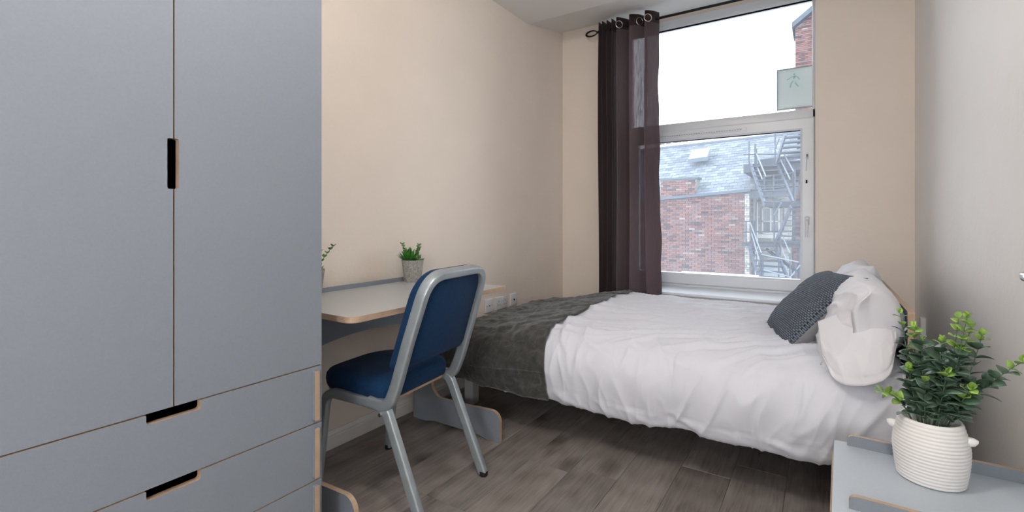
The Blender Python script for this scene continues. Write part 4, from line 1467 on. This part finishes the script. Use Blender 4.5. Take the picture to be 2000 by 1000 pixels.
# --- long brick house with slate roof
YA = 19.0
house = thing('brick_house', 'long red brick house with slate roof and skylight outside, left of the fire escape', 'building', (-5, YA, -4))
pA, pB = survey(1284, 391.5, Y=YA), survey(1464, 374.4, Y=YA)
slope = (pB.z - pA.z) / (pB.x - pA.x)
def eave(x_): return pA.z + slope * (x_ - pA.x)
xq = survey(1454, 400, Y=YA).x; xe = pB.x
b = BM(); panel(b, [(-9, -4), (xe, -4), (xe, eave(xe)), (-9, eave(-9))], YA + .03, YA + .35, 'y'); obj('wall', b, [M['mortar']] * 2, house)
brick_wall(house, -6.4, xq, -1.35, eave, YA, M['red_brick'], 300, key=lambda p: -p[0][0])
brick_wall(house, xq + .005, xe, -1.35, lambda x_: eave(x_), YA - .01, M['white_brick'], 0, bw=.16)
b = BM(); pts = [(-9, eave(-9)), (xe + .05, eave(xe + .05)), (xe + .05, eave(xe + .05) + .10), (-9, eave(-9) + .10)]
panel(b, pts, YA - .12, YA + .25, 'y'); obj('gutter', b, [material('dark_gutter', (0.06, 0.08, 0.11), .6)] * 2, house)
# raised brick parapet
c0, c1_ = survey(1290, 352, Y=YA - .02), survey(1361, 349, Y=YA - .02)
c2_ = survey(1352, 380, Y=YA)
b = BM(); panel(b, [(c0.x, 1.7), (c1_.x - .12, 1.9), (c1_.x, c1_.z), (c0.x, c0.z)], YA + .03, YA + .6, 'y'); par = obj('parapet', b, [M['mortar']] * 2, house)
brick_wall(house, c0.x, c1_.x - .05, eave(c0.x) + .12, lambda x_: c0.z, YA, M['red_brick'], 0)
b = BM(); box(b, c0.x - .05, c1_.x + .05, YA - .06, YA + .66, c0.z, c0.z + .07); obj('coping', b, material('dark_coping', (0.07, 0.09, 0.11), .7), house)
# roof
YR = 23.0
ra, rb_ = survey(1285, 291, Y=YR), survey(1545, 262, Y=YR)
def roof_z(x_, f):   # f 0 eave, 1 ridge
    zr = ra.z + (rb_.z - ra.z) * (x_ - ra.x) / (rb_.x - ra.x)
    return eave(x_) + .06 + (zr - eave(x_) - .06) * f
xl, xr = -9.0, rb_.x + .4
b = BM()
vs = [b.verts.new((x_, YA + .02 + (YR - YA) * f, roof_z(x_, f) - .05)) for x_ in (xl, xr) for f in (0, 1)]
vs2 = [b.verts.new(v.co + Vector((0, 0, -.25))) for v in vs]
b.faces.new([vs[0], vs[2], vs[3], vs[1]]); b.faces.new([vs2[0], vs2[1], vs2[3], vs2[2]])
for a, c in ((0, 1), (1, 3), (3, 2), (2, 0)): b.faces.new([vs[a], vs[c], vs2[c], vs2[a]])
roof = obj('roof', b, M['slate_dark'], house)
sl = unit_box('slate', M['slate'])
pls = []
NR = 20
rs = random.Random(9)
run = math.hypot(YR - YA, 2.4)
for r_ in range(NR):
    f = (r_ + .5) / NR
    x_ = xr - (.14 if r_ % 2 else 0)
    while x_ > -6.6:
        z_ = roof_z(x_ - .14, f); z2 = roof_z(x_ - .14, f + .02)
        th_ = math.atan2(z2 - z_, (YR - YA) * .02)
        yaw = math.atan2(roof_z(x_, f) - roof_z(x_ - .28, f), .28)
        inside_sky = False
        rot = Matrix.Rotation(-yaw, 3, 'Y') @ Matrix.Rotation(th_ - .06, 3, 'X')
        pls.append(((x_ - .14, YA + .02 + (YR - YA) * f, z_ + rs.uniform(-.006, .006)), (.272, run / NR * 1.12, .022), rot))
        x_ -= .28
pls.sort(key=lambda p: p[0][1] - p[0][0] * .8)
pieces(roof, 'slate', sl, pls, 300, M['slate'], 'slate_courses')
b = BM(); tube(b, [(xl, YR + .02, roof_z(xl, 1) + .0), (xr, YR + .02, roof_z(xr, 1) + .0)], .09, 10); obj('ridge_tiles', b, M['slate'], roof)
# skylight
k0, k1, k2, k3 = [survey(u, v, Y=y_) for u, v, y_ in ((1345, 316, 20.9), (1382, 311, 20.9), (1388, 293, 21.8), (1354, 297, 21.8))]
def quad_prism(name, P_, lift, thick, mat, parent):
    b = BM()
    n_ = (P_[1] - P_[0]).cross(P_[3] - P_[0]).normalized()
    if n_.z < 0: n_ = -n_
    A = [b.verts.new(p + n_ * lift) for p in P_]; B = [b.verts.new(p + n_ * (lift + thick)) for p in P_]
    b.faces.new(A[::-1]); b.faces.new(B)
    for k in range(4): b.faces.new([A[k], A[(k + 1) % 4], B[(k + 1) % 4], B[k]])
    return obj(name, b, mat, parent)
sk = quad_prism('skylight', [k0, k1, k2, k3], -.05, .17, material('skylight_frame', (0.16, 0.19, 0.22), .4), house)
cc = (k0 + k1 + k2 + k3) / 4
quad_prism('pane', [cc + (k - cc) * .78 for k in (k0, k1, k2, k3)], .115, .012, material('skylight_glass', (0.42, 0.46, 0.5), .15), sk)

# --- pigeons on the ridge
M['bird'] = material('grey_pigeon', (0.07, 0.08, 0.10), .8)
bpos = [(1289, 0), (1296, .12), (1307, 0), (1321, 0), (1328, 0), (1336, 0), (1357, 0), (1378, 0), (1386, 0), (1394, 0), (1498, 0)]
bird0 = None
ordn = ['leftmost of the row', 'second from left', 'third from left', 'fourth from left', 'fifth from left', 'sixth from left', 'seventh from left, standing apart', 'eighth from left', 'ninth from left', 'tenth from left, right end of the row', 'alone far to the right near the stairs']
for k, (u, dz) in enumerate(bpos):
    p = survey(u, 285, Y=YR)
    z_ = roof_z(p.x, 1) + .14
    if bird0 is None:
        b = BM()
        tube(b, [(-.17, 0, .05), (-.10, 0, .075), (-.03, 0, .10), (.04, 0, .12), (.085, 0, .15), (.10, 0, .19)], [.012, .03, .052, .058, .04, .02], 10)
        tube(b, [(.095, 0, .165), (.11, 0, .20), (.128, 0, .208), (.15, 0, .203)], [.022, .027, .018, .003], 8)
        tube(b, [(.01, .015, 0), (.01, .015, .07)], .006, 5); tube(b, [(.01, -.015, 0), (.01, -.015, .07)], .006, 5)
        bird0 = obj('pigeon', b, M['bird'], None, smooth=True)
        o = bird0
    else:
        o = bird0.copy(); COL.objects.link(o)
    o.location = (p.x, YR, z_ - .01); o.rotation_euler = (0, 0, rs.choice((0, math.pi, .6, 2.6)))
    tag(o, 'small dark pigeon on the slate roof ridge, ' + ordn[k], 'bird', 'pigeons on the roof ridge')

# --- white-painted brick wing with sash window
YB = 20.3
wing = thing('white_brick_wing', 'white painted brick wing with small-paned sash window behind the fire escape', 'building', (-1.5, YB, -4))
w0 = survey(1464, 400, Y=YB).x; w1 = survey(1546, 400, Y=YB).x
wt = survey(1500, 378, Y=YB).z
hw0, hw1 = survey(1488, 405, Y=YB), survey(1523, 457, Y=YB)
b = BM(); panel(b, [(w0, -4), (w1, -4), (w1, wt), (w0, wt)], YB + .03, YB + .3, 'y'); obj('wall', b, [M['white_mortar']] * 2, wing)
brick_wall(wing, w0, w1, -1.6, lambda x_: wt, YB, M['white_brick'], 0, holes=[(hw0.x, hw1.x, hw1.z - .1, hw0.z + .05)])
b = BM()
def wframe(bm, x0, x1, z0, z1, wd, y0_, y1_):
    box(bm, x0, x0 + wd, y0_, y1_, z0, z1); box(bm, x1 - wd, x1, y0_, y1_, z0, z1); box(bm, x0, x1, y0_, y1_, z1 - wd, z1); box(bm, x0, x1, y0_, y1_, z0, z0 + wd)
wframe(b, hw0.x, hw1.x, hw1.z, hw0.z, .045, YB - .03, YB + .04)
xm = (hw0.x + hw1.x) / 2; zm = hw1.z + (hw0.z - hw1.z) * .47
box(b, xm - .02, xm + .02, YB - .02, YB + .035, hw1.z, hw0.z); box(b, hw0.x, hw1.x, YB - .03, YB + .035, zm - .02, zm + .02)
wf = obj('window', b, M['white_paint'], wing)
for (a0, a1) in ((hw0.x + .045, xm - .02), (xm + .02, hw1.x - .045)):
    for (z0, z1) in ((hw1.z + .045, zm - .02), (zm + .02, hw0.z - .045)):
        b = BM(); box(b, a0, a1, YB + .005, YB + .012, z0, z1); obj('pane', b, M['dark_pane'], wf)
b = BM(); box(b, hw0.x - .12, hw1.x + .12, YB - .12, YB + .02, hw1.z - .17, hw1.z - .02); obj('window_ledge', b, M['white_paint'], wing)
for u in (1474, 1479):
    q = survey(u, 400, Y=YB - .12)
    b = BM(); tube(b, [(q.x, YB - .10, -4), (q.x, YB - .10, survey(1474, 340, Y=YB).z)], .045 if u == 1474 else .03, 10); obj('drainpipe', b, M['white_paint'], wing, smooth=True)
b = BM(); q = survey(1483, 394, Y=YB - .1); lathe(b, [(0, 0), (.07, 0), (.07, .06), (0, .09)], (q.x, YB - .1, q.z), 12); obj('security_camera', b, M['slate_dark'], wing)
# low grey shed roof / door at its foot
q0, q1 = survey(1490, 508, Y=YB), survey(1537, 545, Y=YB)
b = BM(); box(b, q0.x, q1.x, YB - .08, YB + .02, -1.9, q0.z); obj('door', b, material('grey_door', (0.28, 0.32, 0.34), .5), wing)

# --- red brick block behind the upper stairs and at the right
YC = 21.2
blk = thing('rear_brick_block', 'pale red brick block rising behind the upper stair flights', 'building', (-.5, YC, -4))
x0_, x1_ = survey(1474, 350, Y=YC).x, survey(1640, 350, Y=YC).x
zt_ = survey(1520, 330, Y=YC).z
b = BM(); panel(b, [(x0_, -4), (x1_, -4), (x1_, zt_), (x0_, zt_)], YC + .03, YC + .3, 'y'); obj('wall', b, [M['mortar']] * 2, blk)
brick_wall(blk, x0_, x1_, 0.4, lambda x_: zt_, YC, M['red_brick'], 0)
xs_ = survey(1549, 500, Y=YB - .05).x
b = BM(); panel(b, [(xs_, -4), (x1_, -4), (x1_, .4), (xs_, .4)], YB + .03, YB + .3, 'y'); obj('wall', b, [M['mortar']] * 2, blk)
brick_wall(blk, xs_, x1_, -1.8, lambda x_: .4, YB, M['red_brick'], 0)

# --- tall gable at the upper right
YT = 24.0
tw = thing('tall_brick_building', 'tall brick building with dark eaves beyond the upper right window corner', 'building', (.5, YT, -4))
tx0 = survey(1553, 100, Y=YT).x; tx1 = 6.0
e0, e1 = survey(1550, 54, Y=YT), survey(1590, 20, Y=YT)
sl2 = (e1.z - e0.z) / (e1.x - e0.x)
tz = lambda x_: min(e0.z + sl2 * (x_ - e0.x), 14.5)
b = BM(); panel(b, [(tx0, 6.2), (tx1, 6.2), (tx1, 14), (tx0 + 3, tz(tx0 + 3)), (tx0, tz(tx0))], YT + .03, YT + 1.5, 'y'); obj('wall', b, [M['mortar']] * 2, tw)
b = BM(); panel(b, [(tx0, -4), (tx1, -4), (tx1, 6.2), (tx0, 6.2)], YT + .03, YT + 1.5, 'y'); obj('wall', b, [M['mortar']] * 2, tw)
brick_wall(tw, tx0, tx0 + 1.6, 3.0, lambda x_: tz(x_) - .1, YT, M['red_brick'], 0)
b = BM(); panel(b, [(e0.x - .05, e0.z - .12), (tx0 + 3, tz(tx0 + 3) - .12), (tx0 + 3, tz(tx0 + 3) + .12), (e0.x - .05, e0.z + .12)], YT - .35, YT + 1.6, 'y')
obj('eaves', b, [M['slate_dark']] * 2, tw)

# --- ground and the low flat roof in front
b = BM(); box(b, -30, 25, 4.6, 60, -4.2, -4.0)
g0 = obj('ground', b, material('yard_ground', (0.22, 0.22, 0.22), .9, var=.1, vscale=1)); g0['kind'] = 'structure'
fr0, fr1 = survey(1335, 532, Y=12), survey(1470, 538, Y=12)
t = thing('flat_roof', 'pale flat roof edge in front of the brick house, below the window', 'roof', (fr0.x, 12, -4))
b = BM(); box(b, fr0.x, fr1.x + .1, 10.5, 12.0, -4, fr0.z - .01, bevel=.02); obj('roof_slab', b, material('pale_felt_roof', (0.42, 0.46, 0.47), .8), t)
b = BM(); box(b, fr0.x - .03, fr1.x + .12, 11.92, 12.03, fr0.z - .06, fr0.z + .03); obj('roof_kerb', b, M['white_paint'], t)

# --- fire escape
FE = material('fire_escape_steel', (0.022, 0.033, 0.052), .55, var=.25, vscale=2)
FL = material('weathered_stair_steel', (0.055, 0.075, 0.105), .55, var=.25, vscale=2)
YN, YFp = 17.4, 19.3
fe = thing('fire_escape', 'dark steel fire escape with zigzag stair flights and railings outside', 'fire escape', (-1, 18.3, -4))
def beam(name, a, c, hw, hh, mat=FE, parent=fe):
    b = BM(); tube(b, [a, c], .01, 4, rect=(hw * 1.2, hh * 1.2), up=Vector((0, 0, 1)), power=2)
    return obj(name, b, mat, parent)
def plat(u0, v0, u1, v1, Ya, Yb):
    a, c = survey(u0, v0, Y=Ya), survey(u1, v1, Y=Ya)
    zt0 = a.z
    b = BM(); box(b, a.x, c.x, Ya, Yb, c.z, zt0); return obj('platform', b, FE, fe), a, c
plat(1452, 321, 1575, 331, 18.0, 19.9)
plat(1494, 393, 1575, 403, 17.8, 19.9)
plat(1449, 475, 1572, 484, 18.0, 19.9)
# sloping canopy edge above top platform
beam('brace', survey(1480, 317, Y=19.2), survey(1566, 305, Y=19.2), .03, .10)
def flight(name_l, L0, L1, R0, R1, n, Y0, Y1, Yt_mat=FE):
    """L0/L1 left stringer top/bottom, R0/R1 right stringer; n treads"""
    a0, a1 = survey(*L0, Y=Y0), survey(*L1, Y=Y1)
    b0, b1 = survey(*R0, Y=Y0), survey(*R1, Y=Y1)
    for p_, q_ in ((a0, a1), (b0, b1)):
        beam('stringer', p_, q_, .03, .085, FL)
    for k in range(n):
        f = (k + .5) / n
        l = a0.lerp(a1, f); r_ = b0.lerp(b1, f)
        zc = (l.z + r_.z) / 2
        b = BM(); box(b, min(l.x, r_.x), max(l.x, r_.x), (l.y + r_.y) / 2 - .12, (l.y + r_.y) / 2 + .12, zc - .02, zc + .02); obj('tread', b, FE, fe)
    return a0, a1, b0, b1
flight('', (1466, 321), (1495, 402), (1517, 319), (1549, 396), 8, 18.0, 16.6)          # upper left flight
flight('', (1534, 262), (1516, 320), (1590, 262), (1576, 320), 6, 16.9, 18.0)          # top right flight
flight('', (1545, 404), (1514, 476), (1592, 404), (1572, 476), 7, 16.9, 18.0)          # middle right flight
flight('', (1464, 484), (1485, 548), (1514, 484), (1540, 548), 6, 18.0, 16.9)          # lower left flight
def post(u, v0, v1, Y_, r_=.022, mat=FE):
    a = survey(u, v0, Y=Y_); c = survey(u, v1, Y=Y_)
    b = BM(); tube(b, [a, (a.x, a.y, c.z)], r_, 6); obj('post', b, mat, fe)
for u, v0, v1, Y_ in ((1463, 276, 322, 18.0), (1475, 281, 345, 18.0), (1477.5, 290, 350, 17.9), (1514, 256, 320, 18.0), (1533, 315, 345, 17.6), (1552, 330, 396, 17.6), (1549, 322, 392, 17.6),
                      (1493, 342, 400, 17.0), (1511, 341, 405, 17.0), (1457, 432, 477, 18.0), (1472.5, 432, 545, 18.0), (1512, 405, 476, 17.8), (1530, 405, 450, 17.7), (1524, 455, 500, 17.7),
                      (1486, 494, 545, 16.8), (1490, 498, 548, 16.7), (1521, 505, 548, 16.7), (1543, 494, 540, 17.0), (1554, 512, 550, 16.6), (1560, 484, 550, 18.0), (1476, 350, 480, 18.0)):
    post(u, v0, v1, Y_, .03 if u in (1475, 1472.5, 1552, 1560) else .022)
def rail(u0, v0, u1, v1, Ya, Yb, mat=FE, r_=.018):
    b = BM(); tube(b, [survey(u0, v0, Y=Ya), survey(u1, v1, Y=Yb)], r_, 6); obj('handrail', b, mat, fe)
LG = material('galvanised_rail', (0.15, 0.18, 0.22), .5)
for r_ in ((1452, 302, 1555, 300, 18.0, 18.0), (1476, 296, 1496, 345, 18.0, 16.9), (1479, 326, 1489, 350, 17.9, 17.0), (1528, 294, 1550, 335, 17.8, 17.2), (1523, 308, 1543, 350, 17.8, 17.2),
           (1496, 345, 1552, 337, 16.9, 17.6), (1450, 453, 1548, 452, 18.0, 18.0), (1449, 432, 1475, 432, 18.0, 18.0), (1465, 434, 1487, 494, 18.0, 16.9), (1468, 455, 1483, 508, 18.0, 17.0),
           (1487, 497, 1560, 512, 16.8, 16.6), (1490, 527, 1545, 541, 16.7, 16.6), (1526, 455, 1543, 495, 17.8, 17.0), (1525, 478, 1536, 508, 17.8, 17.1), (1516, 405, 1520, 395, 17.8, 17.6), (1512, 420, 1526, 396, 17.8, 17.2),
           (1545, 540, 1562, 518, 16.5, 17.4), (1514, 290, 1522, 270, 18.0, 17.2)):
    u0, v0, u1, v1, ya, yb = r_
    rail(u0, v0, u1, v1, ya, yb, LG if abs(v1 - v0) > 12 else FE, .02)
beam('brace', survey(1497, 487, Y=18.6), survey(1556, 530, Y=17.0), .03, .055)
beam('brace', survey(1551, 403, Y=19.0), survey(1551, 470, Y=19.0), .05, .05)

# ================================================================= EXIT SIGN PANEL OUTSIDE THE UPPER PANE
YS = YW + .16
a, c = survey(1518, 137, Y=YS), survey(1587, 210, Y=YS)
zb_ = survey(1518, 216, Y=YS).z
sg = thing('exit_sign', 'pale translucent sign panel with faded green running figure outside the upper pane', 'sign', ((a.x + c.x) / 2, YS, zb_))
M['sign_face'] = material('aged_sign_face', (0.45, 0.46, 0.43), .6, var=.04, vscale=8)
_nt = M['sign_face'].node_tree
_t = _nt.nodes.new('ShaderNodeBsdfTranslucent'); _t.inputs['Color'].default_value = (0.56, 0.575, 0.55, 1)
_m = _nt.nodes.new('ShaderNodeMixShader'); _m.inputs[0].default_value = 0.6
_nt.links.new(_nt.nodes['Principled BSDF'].outputs[0], _m.inputs[1]); _nt.links.new(_t.outputs[0], _m.inputs[2])
_nt.links.new(_m.outputs[0], _nt.nodes['Material Output'].inputs['Surface'])
b = BM(); box(b, a.x, c.x + .03, YS, YS + .012, zb_, a.z, bevel=.002); obj('sign_panel', b, M['sign_face'], sg)
b = BM()
box(b, a.x, c.x + .03, YS - .004, YS + .014, a.z - .008, a.z); box(b, a.x, c.x + .03, YS - .004, YS + .014, zb_, zb_ + .008); box(b, a.x - .003, a.x + .003, YS - .004, YS + .014, zb_, a.z)
obj('sign_edge', b, material('sign_edge_grey', (0.16, 0.16, 0.165), .5), sg)
SGG = material('faded_sign_green', (0.22, 0.46, 0.44), .6)
def sgp(u, v): return survey(u, v, Y=YS - .0015)
b = BM()
def stroke(pts, r_):
    tube(b, [sgp(*p) for p in pts], r_, 6, rect=(.0012, r_), up=Vector((0, 1, 0)).cross((sgp(*pts[-1]) - sgp(*pts[0])).normalized()))
hd = sgp(1551, 145)
lathe(b, [(0, 0), (.007, 0), (.007, .0012), (0, .0012)], (0, 0, 0), 14)
hv = list(b.verts)
bmesh.ops.rotate(b, verts=hv, cent=(0, 0, 0), matrix=Matrix.Rotation(R(90), 3, 'X')); bmesh.ops.translate(b, verts=hv, vec=hd)
stroke([(1550, 148), (1552, 153)], .0075)
stroke([(1553, 148), (1558, 150), (1561, 155)], .003)
stroke([(1547, 149), (1541, 154), (1537, 156.5)], .0028)
stroke([(1549, 158), (1545, 163), (1543.5, 171)], .004)
stroke([(1553, 161), (1556, 165), (1559.5, 169)], .0038)
obj('running_figure', b, SGG, sg)
